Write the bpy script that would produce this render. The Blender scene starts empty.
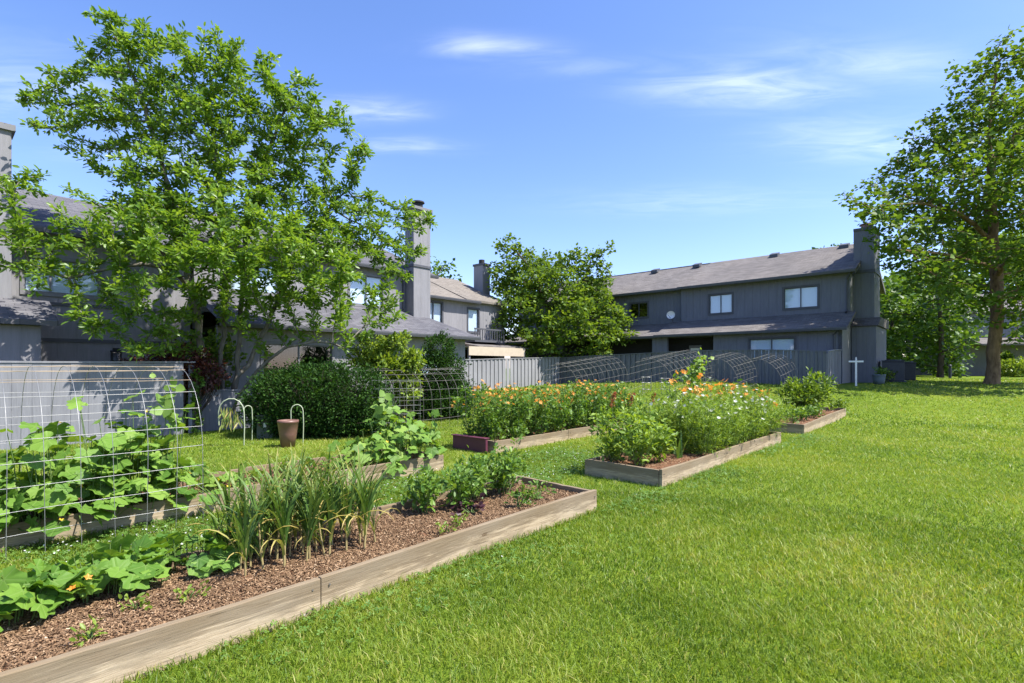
import bpy, math, random
import numpy as np
from mathutils import Vector, Matrix

random.seed(7)
rng = np.random.default_rng(7)
C = bpy.context.scene.collection
scene = bpy.context.scene
R = math.radians

# ------------------------------------------------------------------ camera
FPX, HOR, CAMZ = 530.0, 368.0, 1.6
cam = bpy.data.cameras.new('camera')
cam.sensor_width = 36.0
cam.lens = 36.0 * FPX / 1024.0
cam.shift_y = (HOR - 341.5) / 1024.0
cam.clip_start = 0.05
cam.clip_end = 3000
camo = bpy.data.objects.new('camera', cam)
camo.location = (0, 0, CAMZ)
camo.rotation_euler = (R(90), 0, 0)
C.objects.link(camo)
scene.camera = camo

# ------------------------------------------------------------------ sun, sky, exposure
SUN_EL, SUN_AZ = 57.0, 106.0            # azimuth clockwise from +Y (view direction)
sdir = Vector((math.sin(R(SUN_AZ)) * math.cos(R(SUN_EL)), math.cos(R(SUN_AZ)) * math.cos(R(SUN_EL)), math.sin(R(SUN_EL))))
sl = bpy.data.lights.new('sun', 'SUN')
sl.energy = 4.7
sl.angle = R(0.53)
sl.color = (1.0, 0.955, 0.88)
so = bpy.data.objects.new('sun', sl)
so.rotation_euler = (-sdir).to_track_quat('-Z', 'Y').to_euler()
so.location = (30, -10, 40)
C.objects.link(so)

world = bpy.data.worlds.new('World')
scene.world = world
world.use_nodes = True
nt = world.node_tree
nt.nodes.clear()
N = nt.nodes.new
out = N('ShaderNodeOutputWorld')
bg = N('ShaderNodeBackground')
sky = N('ShaderNodeTexSky')
sky.sky_type = 'NISHITA'
sky.sun_disc = False
sky.sun_elevation = R(SUN_EL)
sky.sun_rotation = R(SUN_AZ)
sky.altitude = 200
sky.air_density = 1.0
sky.dust_density = 0.6
sky.ozone_density = 4.0
bg.inputs['Strength'].default_value = 0.128
# thin cirrus: stretched noise on a plane high above
tc = N('ShaderNodeTexCoord')
sep = N('ShaderNodeSeparateXYZ')
nt.links.new(tc.outputs['Generated'], sep.inputs[0])
def wmath(op, a, b=None, c=None):
    m = N('ShaderNodeMath'); m.operation = op
    for i, v in enumerate((a, b, c)):
        if v is None: continue
        if isinstance(v, (int, float)): m.inputs[i].default_value = v
        else: nt.links.new(v, m.inputs[i])
    return m.outputs[0]
zc = wmath('MAXIMUM', sep.outputs[2], 0.05)
px_ = wmath('DIVIDE', sep.outputs[0], zc)
py_ = wmath('DIVIDE', sep.outputs[1], zc)
comb = N('ShaderNodeCombineXYZ')
nt.links.new(px_, comb.inputs[0]); nt.links.new(py_, comb.inputs[1])
mp = N('ShaderNodeMapping')
mp.inputs['Rotation'].default_value = (0, 0, R(-14))
mp.inputs['Scale'].default_value = (1.6, 5.0, 1)
nt.links.new(comb.outputs[0], mp.inputs['Vector'])
n1 = N('ShaderNodeTexNoise'); n1.inputs['Scale'].default_value = 1.6; n1.inputs['Detail'].default_value = 9; n1.inputs['Roughness'].default_value = 0.6
n1.inputs['Distortion'].default_value = 0.8
nt.links.new(mp.outputs[0], n1.inputs['Vector'])
wob = N('ShaderNodeTexNoise'); wob.inputs['Scale'].default_value = 2.2; wob.inputs['Detail'].default_value = 3
nt.links.new(comb.outputs[0], wob.inputs['Vector'])
wv = wmath('MULTIPLY_ADD', wob.outputs['Fac'], 0.5, -0.25)
cl = None
for cx, cy, ax, ay, tilt, am in [(-0.08, 1.656, .17, .055, -.05, .9), (.85, 1.90, .34, .13, -.12, 1.0), (1.2, 1.74, .36, .12, -.2, .55), (-.50, 2.39, .2, .08, 0, .8), (-.62, 2.05, .22, .09, 0, .75), (1.6, 2.35, .4, .2, -.2, .7), (-1.8, 1.9, .5, .25, 0, .6), (.2, 1.75, .25, .06, .1, .3), (-1.5, 2.5, .5, .2, 0, .5), (1.1, 3.2, .7, .25, 0, .35), (2.4, 1.5, .6, .3, 0, .6), (-2.8, 1.2, .7, .3, 0, .6)]:
    dx = wmath('ADD', wmath('SUBTRACT', px_, cx), wv); dy = wmath('ADD', wmath('ADD', wmath('SUBTRACT', py_, cy), wmath('MULTIPLY', dx, tilt)), wmath('MULTIPLY', wv, 0.3))
    e = wmath('ADD', wmath('POWER', wmath('ABSOLUTE', wmath('DIVIDE', dx, ax)), 2.0), wmath('POWER', wmath('ABSOLUTE', wmath('DIVIDE', dy, ay)), 2.0))
    m_ = wmath('MULTIPLY', wmath('EXPONENT', wmath('MULTIPLY', e, -1.0)), am)
    cl = m_ if cl is None else wmath('MAXIMUM', cl, m_)
cr = N('ShaderNodeMapRange'); cr.interpolation_type = 'SMOOTHSTEP'
cr.inputs['From Min'].default_value = 0.20; cr.inputs['From Max'].default_value = 0.85
nt.links.new(n1.outputs['Fac'], cr.inputs['Value'])
cl = wmath('MINIMUM', wmath('MULTIPLY', wmath('MULTIPLY', cl, cr.outputs[0]), 0.4), 0.28)
mixc = N('ShaderNodeMix'); mixc.data_type = 'RGBA'
nt.links.new(cl, mixc.inputs['Factor'])
hsv = N('ShaderNodeHueSaturation')
hsv.inputs['Saturation'].default_value = 1.14
nt.links.new(sky.outputs[0], hsv.inputs['Color'])
tintn = N('ShaderNodeMix'); tintn.data_type = 'RGBA'; tintn.blend_type = 'MULTIPLY'; tintn.inputs['Factor'].default_value = 1.0
nt.links.new(hsv.outputs[0], tintn.inputs[6]); tintn.inputs[7].default_value = (1.14, 0.95, 1.04, 1)
nt.links.new(tintn.outputs[2], mixc.inputs[6])
mixc.inputs[7].default_value = (6.6, 6.9, 7.6, 1)
nt.links.new(mixc.outputs[2], bg.inputs['Color'])
nt.links.new(bg.outputs[0], out.inputs[0])

scene.view_settings.view_transform = 'Standard'
scene.view_settings.look = 'None'
scene.view_settings.exposure = 1.2
scene.view_settings.gamma = 1.0
scene.view_settings.use_curve_mapping = False
scene.render.engine = 'CYCLES'
scene.cycles.max_bounces = 8
scene.cycles.transparent_max_bounces = 8
scene.cycles.transmission_bounces = 5
scene.render.resolution_x = 1024
scene.render.resolution_y = 683

# ------------------------------------------------------------------ coordinates
U = np.array([0.666, 0.746]); V = np.array([-0.746, 0.666])     # along / across the garden beds
OB = np.array([0.951, 5.93])
ANG_U = math.atan2(0.746, 0.666)

def sstep(t):
    t = np.clip(t, 0, 1); return t * t * (3 - 2 * t)

def terrain(x, y):
    x = np.asarray(x, float); y = np.asarray(y, float)
    k = 0.45 + 0.47 * sstep((x + 4) / 13)
    k = k * (0.25 + 0.75 * sstep((x + 12) / 9))
    z = k * sstep((y - 15) / 8.5)
    z = z + 0.025 * np.sin(x * 0.7 + 1) * np.sin(y * 0.55) * sstep((y - 4) / 8)
    return z

def tz(x, y): return float(terrain(x, y))
def uv(u, v): return OB + u * U + v * V
def uv3(u, v, z=0.0):
    p = uv(u, v); return (p[0], p[1], tz(p[0], p[1]) + z)
def at(px, py, Y):                      # point at depth Y seen at a photo pixel
    return np.array([(px - 512) * Y / FPX, Y, CAMZ - (py - HOR) * Y / FPX])
def ground(px, py):                     # point of the ground seen at a photo pixel
    lo = 1.0
    for Y in np.arange(1.0, 80, 0.05):
        p = at(px, py, Y)
        if p[2] <= tz(p[0], p[1]): return np.array([p[0], p[1], tz(p[0], p[1])])
    return at(px, py, 40)

# ------------------------------------------------------------------ mesh helpers
def link(o, parent=None):
    C.objects.link(o)
    if parent is not None: o.parent = parent
    return o

def np_obj(name, Vv, F, mat, parent=None, tint=None, luv=None, smooth=False):
    Vv = np.asarray(Vv, np.float32); F = np.asarray(F, np.int32)
    me = bpy.data.meshes.new(name)
    m, k = F.shape
    me.vertices.add(len(Vv)); me.vertices.foreach_set('co', Vv.ravel())
    me.loops.add(m * k); me.loops.foreach_set('vertex_index', F.ravel())
    me.polygons.add(m); me.polygons.foreach_set('loop_start', np.arange(0, m * k, k, dtype=np.int32))
    if tint is not None:
        a = me.attributes.new('tint', 'FLOAT', 'FACE'); a.data.foreach_set('value', np.asarray(tint, np.float32))
    if luv is not None:
        a = me.attributes.new('luv', 'FLOAT_VECTOR', 'POINT'); a.data.foreach_set('vector', np.asarray(luv, np.float32).ravel())
    me.update(calc_edges=True)
    if smooth: me.polygons.foreach_set('use_smooth', np.ones(m, bool))
    me.materials.append(mat)
    return link(bpy.data.objects.new(name, me), parent)

class MB:
    def __init__(s): s.v = []; s.f = []
    def quad(s, *p):
        b = len(s.v); s.v += [tuple(q) for q in p]; s.f.append(tuple(range(b, b + len(p)))); return s
    def hexa(s, a, b):                  # bottom ring a, top ring b (same count)
        n = len(a); o = len(s.v)
        s.v += [tuple(q) for q in a] + [tuple(q) for q in b]
        s.f.append(tuple(o + i for i in reversed(range(n)))); s.f.append(tuple(o + n + i for i in range(n)))
        for i in range(n):
            j = (i + 1) % n; s.f.append((o + i, o + j, o + n + j, o + n + i))
        return s
    def box(s, x0, x1, y0, y1, z0, z1):
        return s.hexa([(x0, y0, z0), (x1, y0, z0), (x1, y1, z0), (x0, y1, z0)], [(x0, y0, z1), (x1, y0, z1), (x1, y1, z1), (x0, y1, z1)])
    def cyl(s, c0, c1, r0, r1, n=12):
        a = Vector(c0); b = Vector(c1); d = (b - a).normalized()
        x = d.orthogonal().normalized(); y = d.cross(x)
        ra = [a + r0 * (math.cos(t) * x + math.sin(t) * y) for t in [2 * math.pi * i / n for i in range(n)]]
        rb = [b + r1 * (math.cos(t) * x + math.sin(t) * y) for t in [2 * math.pi * i / n for i in range(n)]]
        return s.hexa(ra, rb)
    def prism(s, poly, x0, x1):         # polygon in (y,z) extruded along x
        return s.hexa([(x0, p[0], p[1]) for p in poly], [(x1, p[0], p[1]) for p in poly])
    def prism_y(s, poly, y0, y1):       # polygon in (x,z) extruded along y
        return s.hexa([(p[0], y1, p[1]) for p in poly], [(p[0], y0, p[1]) for p in poly])
    def lathe(s, prof, c=(0, 0, 0), n=20):
        o = len(s.v)
        for r, z in prof:
            for i in range(n):
                t = 2 * math.pi * i / n; s.v.append((c[0] + r * math.cos(t), c[1] + r * math.sin(t), c[2] + z))
        for k in range(len(prof) - 1):
            for i in range(n):
                j = (i + 1) % n; s.f.append((o + k * n + i, o + k * n + j, o + (k + 1) * n + j, o + (k + 1) * n + i))
        return s
    def tube(s, pts, r, n=6):
        rr = r if hasattr(r, '__len__') else [r] * len(pts)
        Vv, F = tube_np(np.array(pts, float), np.array(rr, float), n)
        o = len(s.v); s.v += [tuple(map(float, q)) for q in Vv]; s.f += [tuple(int(i) + o for i in q) for q in F]
        return s
    def build(s, name, mat, parent=None, bevel=0, smooth=False):
        me = bpy.data.meshes.new(name); me.from_pydata(s.v, [], s.f); me.update()
        import bmesh
        bm = bmesh.new(); bm.from_mesh(me); bmesh.ops.recalc_face_normals(bm, faces=bm.faces); bm.to_mesh(me); bm.free()
        if smooth:
            for p in me.polygons: p.use_smooth = True
        me.materials.append(mat)
        o = link(bpy.data.objects.new(name, me), parent)
        if bevel:
            b = o.modifiers.new('bevel', 'BEVEL'); b.width = bevel; b.segments = 2; b.limit_method = 'ANGLE'
        return o

def tube_np(P, r, n=6):
    k = len(P)
    T = np.gradient(P, axis=0); T /= np.linalg.norm(T, axis=1)[:, None] + 1e-9
    ref = np.array([0.31, 0.17, 0.93]) if abs(T[0] @ np.array([0.31, 0.17, 0.93])) < 0.85 else np.array([0.9, -0.35, 0.1])
    X = ref - (T @ ref)[:, None] * T; X /= np.linalg.norm(X, axis=1)[:, None]
    Y = np.cross(T, X)
    a = np.arange(n) * 2 * np.pi / n
    Vv = P[:, None] + r[:, None, None] * (np.cos(a)[None, :, None] * X[:, None] + np.sin(a)[None, :, None] * Y[:, None])
    i = np.arange(n); j = (i + 1) % n
    F = np.concatenate([np.stack([q * n + i, q * n + j, (q + 1) * n + j, (q + 1) * n + i], 1) for q in range(k - 1)])
    return Vv.reshape(-1, 3), F

class Acc:                              # gathers numpy pieces of one face size into a single mesh
    def __init__(s): s.V = []; s.F = []; s.t = []; s.l = []; s.n = 0
    def add(s, Vv, F, t=0.5, luv=None):
        s.V.append(Vv); s.F.append(F + s.n); s.n += len(Vv)
        s.t.append(np.full(len(F), t) if np.isscalar(t) else t)
        s.l.append(luv if luv is not None else np.zeros((len(Vv), 3)))
        return s
    def build(s, name, mat, parent=None, smooth=False):
        return np_obj(name, np.concatenate(s.V), np.concatenate(s.F), mat, parent, np.concatenate(s.t), np.concatenate(s.l), smooth)

def empty(name, loc, rz=0):
    o = bpy.data.objects.new(name, None); o.location = loc; o.rotation_euler = (0, 0, rz); o.empty_display_size = 0.3
    C.objects.link(o); return o
def tag(o, label=None, cat=None, group=None, kind=None):
    if label: o['label'] = label
    if cat: o['category'] = cat
    if group: o['group'] = group
    if kind: o['kind'] = kind
    return o
def copy_tree(o, parent=None):
    c = o.copy(); C.objects.link(c)
    if parent is not None: c.parent = parent
    for ch in list(o.children): copy_tree(ch, c)
    return c

# ------------------------------------------------------------------ materials
def newmat(name):
    m = bpy.data.materials.new(name); m.use_nodes = True
    t = m.node_tree; t.nodes.clear()
    o = t.nodes.new('ShaderNodeOutputMaterial'); p = t.nodes.new('ShaderNodeBsdfPrincipled')
    t.links.new(p.outputs[0], o.inputs[0])
    return m, t, p, o
def ramp(t, fac, cols):
    r = t.nodes.new('ShaderNodeValToRGB')
    el = r.color_ramp.elements
    while len(el) < len(cols): el.new(0.5)
    for e, (p, c) in zip(el, cols): e.position = p; e.color = (*c, 1)
    t.links.new(fac, r.inputs[0]); return r.outputs[0]
def noise(t, scale, detail=4, vec=None, rough=0.55, dist=0.0):
    n = t.nodes.new('ShaderNodeTexNoise'); n.inputs['Scale'].default_value = scale; n.inputs['Detail'].default_value = detail
    n.inputs['Roughness'].default_value = rough; n.inputs['Distortion'].default_value = dist
    if vec is not None: t.links.new(vec, n.inputs['Vector'])
    return n.outputs['Fac']
def objco(t, scale=(1, 1, 1)):
    c = t.nodes.new('ShaderNodeTexCoord'); m = t.nodes.new('ShaderNodeMapping'); m.inputs['Scale'].default_value = scale
    t.links.new(c.outputs['Object'], m.inputs[0]); return m.outputs[0]
def tmath(t, op, a, b=None, c=None):
    m = t.nodes.new('ShaderNodeMath'); m.operation = op
    for i, v in enumerate((a, b, c)):
        if v is None: continue
        if isinstance(v, (int, float)): m.inputs[i].default_value = v
        else: t.links.new(v, m.inputs[i])
    return m.outputs[0]
def tmix(t, fac, a, b, mode='MIX'):
    m = t.nodes.new('ShaderNodeMix'); m.data_type = 'RGBA'; m.blend_type = mode
    for i, v in ((0, fac), (6, a), (7, b)):
        if isinstance(v, (int, float)): m.inputs[i].default_value = v
        elif isinstance(v, tuple): m.inputs[i].default_value = (*v, 1)
        else: t.links.new(v, m.inputs[i])
    return m.outputs[2]
def bump(t, p, h, strength=0.4, dist=0.01):
    b = t.nodes.new('ShaderNodeBump'); b.inputs['Strength'].default_value = strength; b.inputs['Distance'].default_value = dist
    t.links.new(h, b.inputs['Height']); t.links.new(b.outputs[0], p.inputs['Normal'])
def sep3(t, vec):
    s = t.nodes.new('ShaderNodeSeparateXYZ'); t.links.new(vec, s.inputs[0]); return s.outputs

def leafmat(name, cols, rough=0.45, trans=0.35, tcol=None, veins=False, spec=0.4):
    m, t, p, o = newmat(name)
    a = t.nodes.new('ShaderNodeAttribute'); a.attribute_name = 'tint'
    n = len(cols)
    col = ramp(t, a.outputs['Fac'], [(i / max(1, n - 1), c) for i, c in enumerate(cols)])
    if veins:
        l = t.nodes.new('ShaderNodeAttribute'); l.attribute_name = 'luv'
        s = sep3(t, l.outputs['Vector'])
        ang = tmath(t, 'ARCTAN2', s[1], s[0])
        w = tmath(t, 'ABSOLUTE', tmath(t, 'SINE', tmath(t, 'MULTIPLY', ang, 3.5)))
        rad = tmath(t, 'SQRT', tmath(t, 'ADD', tmath(t, 'MULTIPLY', s[0], s[0]), tmath(t, 'MULTIPLY', s[1], s[1])))
        vein = tmath(t, 'LESS_THAN', tmath(t, 'MULTIPLY', w, rad), 0.05)
        col = tmix(t, tmath(t, 'MULTIPLY', vein, 0.35), col, (0.25, 0.36, 0.10))
        hb = tmath(t, 'MINIMUM', tmath(t, 'MULTIPLY', w, rad), 0.25)
        bump(t, p, hb, 0.5, 0.02)
    t.links.new(col, p.inputs['Base Color'])
    p.inputs['Roughness'].default_value = rough
    p.inputs['Specular IOR Level'].default_value = spec
    tr = t.nodes.new('ShaderNodeBsdfTranslucent')
    tc_ = tmix(t, 1.0, col, tcol or (1.5, 1.35, 0.5), 'MULTIPLY')
    t.links.new(tc_, tr.inputs['Color'])
    mx = t.nodes.new('ShaderNodeMixShader'); mx.inputs[0].default_value = trans
    t.links.new(p.outputs[0], mx.inputs[1]); t.links.new(tr.outputs[0], mx.inputs[2]); t.links.new(mx.outputs[0], o.inputs[0])
    return m

def plain(name, col, rough=0.6, metal=0.0, var=0.12, scale=6, bstr=0.15, spec=0.4):
    m, t, p, o = newmat(name)
    n = noise(t, scale, 5, objco(t))
    c = ramp(t, n, [(0.25, tuple(x * (1 - var) for x in col)), (0.75, tuple(min(1, x * (1 + var)) for x in col))])
    t.links.new(c, p.inputs['Base Color']); p.inputs['Roughness'].default_value = rough; p.inputs['Metallic'].default_value = metal
    p.inputs['Specular IOR Level'].default_value = spec
    bump(t, p, noise(t, scale * 12, 4, objco(t)), bstr, 0.004)
    return m

def siding(name, col, pitch=0.3, groove=0.035, batten=False, var=0.14):
    """painted vertical plywood siding: grooves every `pitch` metres along the wall, weathered paint"""
    m, t, p, o = newmat(name)
    co = objco(t); s = sep3(t, co)
    xy = tmath(t, 'ADD', s[0], s[1])
    fr = tmath(t, 'FRACT', tmath(t, 'DIVIDE', xy, pitch))
    g = tmath(t, 'LESS_THAN', fr, groove / pitch)
    st = noise(t, 3.0, 5, objco(t, (3, 3, 0.35)))
    big = noise(t, 0.7, 3, co)
    f = tmath(t, 'MULTIPLY_ADD', st, 0.6, tmath(t, 'MULTIPLY', big, 0.4))
    c = ramp(t, f, [(0.3, tuple(x * (1 - var) for x in col)), (0.7, tuple(x * (1 + var) for x in col))])
    fine = noise(t, 40, 3, objco(t, (1, 1, 0.08)))
    c = tmix(t, 0.25, c, ramp(t, fine, [(0.3, (0.6, 0.6, 0.6)), (0.7, (1.15, 1.15, 1.15))]), 'MULTIPLY')
    t.links.new(c, p.inputs['Base Color'])
    p.inputs['Roughness'].default_value = 0.75; p.inputs['Specular IOR Level'].default_value = 0.25
    h = tmath(t, 'SUBTRACT', tmath(t, 'MULTIPLY', fine, 0.12), g) if not batten else tmath(t, 'ADD', tmath(t, 'MULTIPLY', fine, 0.12), g)
    bump(t, p, h, 0.9, 0.02)
    return m

def shingle(name, c0, c1):
    m, t, p, o = newmat(name)
    co = objco(t, (1, 1.08, 1))
    b = t.nodes.new('ShaderNodeTexBrick')
    b.inputs['Scale'].default_value = 1.0; b.inputs['Brick Width'].default_value = 0.33; b.inputs['Row Height'].default_value = 0.14
    b.inputs['Mortar Size'].default_value = 0.006; b.inputs['Mortar Smooth'].default_value = 0.3; b.inputs['Bias'].default_value = 0.0
    b.inputs['Color1'].default_value = (*c0, 1); b.inputs['Color2'].default_value = (*c1, 1)
    b.inputs['Mortar'].default_value = (*(x * 0.45 for x in c0), 1)
    t.links.new(co, b.inputs['Vector'])
    big = noise(t, 0.45, 4, objco(t, (1, 0.35, 1)))
    c = tmix(t, 0.55, b.outputs['Color'], ramp(t, big, [(0.3, (0.72, 0.72, 0.74)), (0.7, (1.2, 1.16, 1.1))]), 'MULTIPLY')
    gr = noise(t, 90, 2, objco(t))
    c = tmix(t, 0.35, c, ramp(t, gr, [(0.35, (0.55, 0.55, 0.55)), (0.65, (1.35, 1.35, 1.35))]), 'MULTIPLY')
    t.links.new(c, p.inputs['Base Color']); p.inputs['Roughness'].default_value = 0.95; p.inputs['Specular IOR Level'].default_value = 0.15
    bump(t, p, tmath(t, 'ADD', b.outputs['Fac'], tmath(t, 'MULTIPLY', gr, -0.5)), -0.4, 0.004)
    return m

def boardmat(name):
    m, t, p, o = newmat(name)
    co = objco(t, (1.5, 34, 34)); cl_ = objco(t, (0.9, 1.5, 3))
    g = noise(t, 3.2, 7, co, 0.62, 0.5)
    c = ramp(t, g, [(0.28, (0.12, 0.075, 0.036)), (0.48, (0.36, 0.27, 0.16)), (0.74, (0.50, 0.405, 0.27))])
    zz = sep3(t, objco(t))[2]
    nz_ = noise(t, 1.4, 8, objco(t, (1.0, 5, 12)), 0.72, 0.6)
    wet = tmath(t, 'ADD', tmath(t, 'MULTIPLY', zz, 2.3), tmath(t, 'MULTIPLY', tmath(t, 'SUBTRACT', nz_, 0.5), 1.25))      # mossy stain along the upper half, where soil keeps the wood damp
    c = tmix(t, tmath(t, 'MULTIPLY', ramp(t, wet, [(0.20, (0, 0, 0)), (0.36, (1, 1, 1))]), 0.74), c, (0.095, 0.056, 0.018))
    big = noise(t, 1.9, 4, objco(t, (1.6, 3, 5)), 0.6, 0.4)
    c = tmix(t, tmath(t, 'MULTIPLY', ramp(t, big, [(0.50, (0, 0, 0)), (0.60, (1, 1, 1))]), 0.5), c, (0.16, 0.115, 0.06))
    grey = noise(t, 2.3, 3, objco(t, (0.7, 2, 2)))
    c = tmix(t, tmath(t, 'MULTIPLY', grey, 0.35), c, (0.40, 0.37, 0.31))
    # knots
    vo = t.nodes.new('ShaderNodeTexVoronoi'); vo.inputs['Scale'].default_value = 1.0
    t.links.new(objco(t, (2.6, 6, 6)), vo.inputs['Vector'])
    kn = tmath(t, 'LESS_THAN', vo.outputs['Distance'], 0.09)
    c = tmix(t, tmath(t, 'MULTIPLY', kn, 0.6), c, (0.10, 0.06, 0.03))
    # drying checks along the grain
    chk = noise(t, 5.0, 3, objco(t, (0.5, 26, 26)))
    ck = tmath(t, 'LESS_THAN', chk, 0.31)
    c = tmix(t, tmath(t, 'MULTIPLY', ck, 0.7), c, (0.07, 0.05, 0.03))
    t.links.new(c, p.inputs['Base Color']); p.inputs['Roughness'].default_value = 0.88; p.inputs['Specular IOR Level'].default_value = 0.2
    bump(t, p, tmath(t, 'SUBTRACT', g, ck), 0.5, 0.006)
    return m

def glassmat(name, tint=(0.9, 0.95, 1.0)):
    m, t, p, o = newmat(name)
    t.nodes.remove(p)
    f = t.nodes.new('ShaderNodeLayerWeight'); f.inputs[0].default_value = 0.5
    g = t.nodes.new('ShaderNodeBsdfGlossy'); g.inputs['Roughness'].default_value = 0.015
    tr = t.nodes.new('ShaderNodeBsdfTransparent'); tr.inputs[0].default_value = (*tint, 1)
    mx = t.nodes.new('ShaderNodeMixShader')
    fac = tmath(t, 'MINIMUM', tmath(t, 'MULTIPLY_ADD', tmath(t, 'POWER', f.outputs['Facing'], 4.0), 0.9, 0.06), 1.0)
    t.links.new(fac, mx.inputs[0]); t.links.new(tr.outputs[0], mx.inputs[1]); t.links.new(g.outputs[0], mx.inputs[2])
    t.links.new(mx.outputs[0], o.inputs[0])
    nb = t.nodes.new('ShaderNodeBump'); nb.inputs['Strength'].default_value = 0.04; nb.inputs['Distance'].default_value = 0.02
    t.links.new(noise(t, 1.5, 2, objco(t)), nb.inputs['Height']); t.links.new(nb.outputs[0], g.inputs['Normal'])
    return m

def barkmat(name, a, b, sc=1.0):
    m, t, p, o = newmat(name)
    g = noise(t, 5 * sc, 6, objco(t, (1.6, 1.6, 0.5)), 0.65, 0.4)
    pa = noise(t, 1.6, 3, objco(t))
    c = ramp(t, tmath(t, 'MULTIPLY_ADD', g, 0.7, tmath(t, 'MULTIPLY', pa, 0.3)), [(0.35, a), (0.62, b)])
    t.links.new(c, p.inputs['Base Color']); p.inputs['Roughness'].default_value = 0.9; p.inputs['Specular IOR Level'].default_value = 0.2
    bump(t, p, noise(t, 18 * sc, 5, objco(t, (1.6, 1.6, 0.4))), 0.6, 0.02)
    return m

def blindmat(name):
    m, t, p, o = newmat(name)
    s = sep3(t, objco(t))
    w = tmath(t, 'FRACT', tmath(t, 'MULTIPLY', s[2], 22.0))
    c = ramp(t, w, [(0.0, (0.62, 0.63, 0.62)), (0.25, (0.80, 0.81, 0.80)), (1.0, (0.84, 0.85, 0.84))])
    t.links.new(c, p.inputs['Base Color']); p.inputs['Roughness'].default_value = 0.6
    return m

M = {}
M['board'] = boardmat('weathered bed board')
M['soil'] = plain('bed soil', (0.15, 0.078, 0.044), 0.95, 0, 0.4, 9, 0.8, 0.1)
M['side_shaded'] = siding('shaded siding', (0.15, 0.157, 0.185), 0.40, 0.03)  # same paint as the grey siding, darkened: shade put into the colour
M['side_board'] = siding('shaded board siding', (0.145, 0.152, 0.18), 0.22, 0.05)  # board version of the darkened siding tone, shade included
M['side_grey'] = siding('grey siding', (0.225, 0.222, 0.235), 0.40, 0.03)  # paler tone; also carries the sunlight on the long block's near end
M['fence_shaded'] = siding('shaded fence', (0.125, 0.131, 0.148), 9.0, 0.0, var=0.2)  # dark copy of the board fence paint, shade put into the colour
M['fence_lit'] = siding('grey fence', (0.25, 0.248, 0.26), 9.0, 0.0, var=0.2)  # pale copy of the board fence paint, sunlight put into the colour
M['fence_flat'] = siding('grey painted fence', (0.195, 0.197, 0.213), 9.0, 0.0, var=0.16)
M['trim'] = plain('dark trim', (0.075, 0.078, 0.09), 0.6)
M['trim_grey'] = plain('grey trim', (0.17, 0.17, 0.18), 0.6)
M['shingle'] = shingle('brown grey shingles', (0.128, 0.118, 0.112), (0.185, 0.172, 0.164))
M['shingle_tan'] = shingle('tan shingles', (0.155, 0.14, 0.12), (0.21, 0.19, 0.165))
M['shingle_grey'] = shingle('grey shingles', (0.085, 0.085, 0.097), (0.13, 0.13, 0.142))
M['glass'] = glassmat('window glass')
M['blind'] = blindmat('white blind')
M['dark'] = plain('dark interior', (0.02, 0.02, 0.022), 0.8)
M['awning'] = plain('beige awning cloth', (0.46, 0.39, 0.29), 0.9, 0, 0.08)
M['white'] = plain('white paint', (0.72, 0.72, 0.70), 0.5)
M['metal'] = plain('galvanised wire', (0.30, 0.30, 0.29), 0.45, 0.6, 0.15)
M['rust'] = plain('rusty wire', (0.36, 0.28, 0.19), 0.6, 0.3, 0.25)
M['darkwire'] = plain('weathered wire', (0.17, 0.16, 0.145), 0.6, 0.4, 0.2)
M['pot_brown'] = plain('brown glazed pot', (0.16, 0.085, 0.065), 0.4, 0, 0.2)
M['pot_grey'] = plain('grey green planter', (0.075, 0.09, 0.065), 0.6)
M['pot_blue'] = plain('grey blue planter', (0.12, 0.15, 0.17), 0.6)
M['ac'] = plain('dark cabinet steel', (0.028, 0.032, 0.045), 0.5, 0.2)
M['bark_pale'] = barkmat('pale grey bark', (0.075, 0.065, 0.05), (0.22, 0.20, 0.165))
M['bark_brown'] = barkmat('flaking brown bark', (0.075, 0.045, 0.025), (0.26, 0.17, 0.095))
M['bark_dark'] = barkmat('dark bark', (0.05, 0.038, 0.028), (0.13, 0.10, 0.075))
M['door_red'] = plain('red brown door', (0.15, 0.05, 0.03), 0.5)
M['pvc'] = plain('pale plastic pipe', (0.36, 0.40, 0.27), 0.45)
M['foam_pink'] = plain('plum plastic liner', (0.10, 0.025, 0.045), 0.5)
M['stem'] = plain('green stem', (0.10, 0.16, 0.04), 0.6)
M['stem_dry'] = plain('straw stem', (0.30, 0.24, 0.10), 0.7)

L = {}
L['magnolia'] = leafmat('magnolia leaf', [(0.065, 0.14, 0.018), (0.135, 0.245, 0.032), (0.225, 0.34, 0.06)], 0.38, 0.46)
L['maple'] = leafmat('shade tree leaf', [(0.05, 0.105, 0.014), (0.10, 0.18, 0.024), (0.155, 0.24, 0.036)], 0.55, 0.40, spec=0.25)
L['mid'] = leafmat('courtyard tree leaf', [(0.06, 0.115, 0.016), (0.12, 0.205, 0.026), (0.19, 0.28, 0.042)], 0.5, 0.44, spec=0.3)
L['far'] = leafmat('far tree leaf', [(0.035, 0.085, 0.012), (0.08, 0.16, 0.022), (0.13, 0.22, 0.035)], 0.5, 0.36)
L['yew'] = leafmat('dark evergreen leaf', [(0.012, 0.036, 0.007), (0.024, 0.066, 0.010), (0.05, 0.115, 0.016)], 0.7, 0.25, spec=0.15)
L['lime'] = leafmat('lime shrub leaf', [(0.10, 0.17, 0.02), (0.18, 0.27, 0.03), (0.25, 0.34, 0.05)], 0.45, 0.4)
L['red'] = leafmat('red maple leaf', [(0.03, 0.010, 0.010), (0.07, 0.022, 0.016), (0.15, 0.06, 0.035)], 0.5, 0.35, (1.6, 0.7, 0.5))
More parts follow.
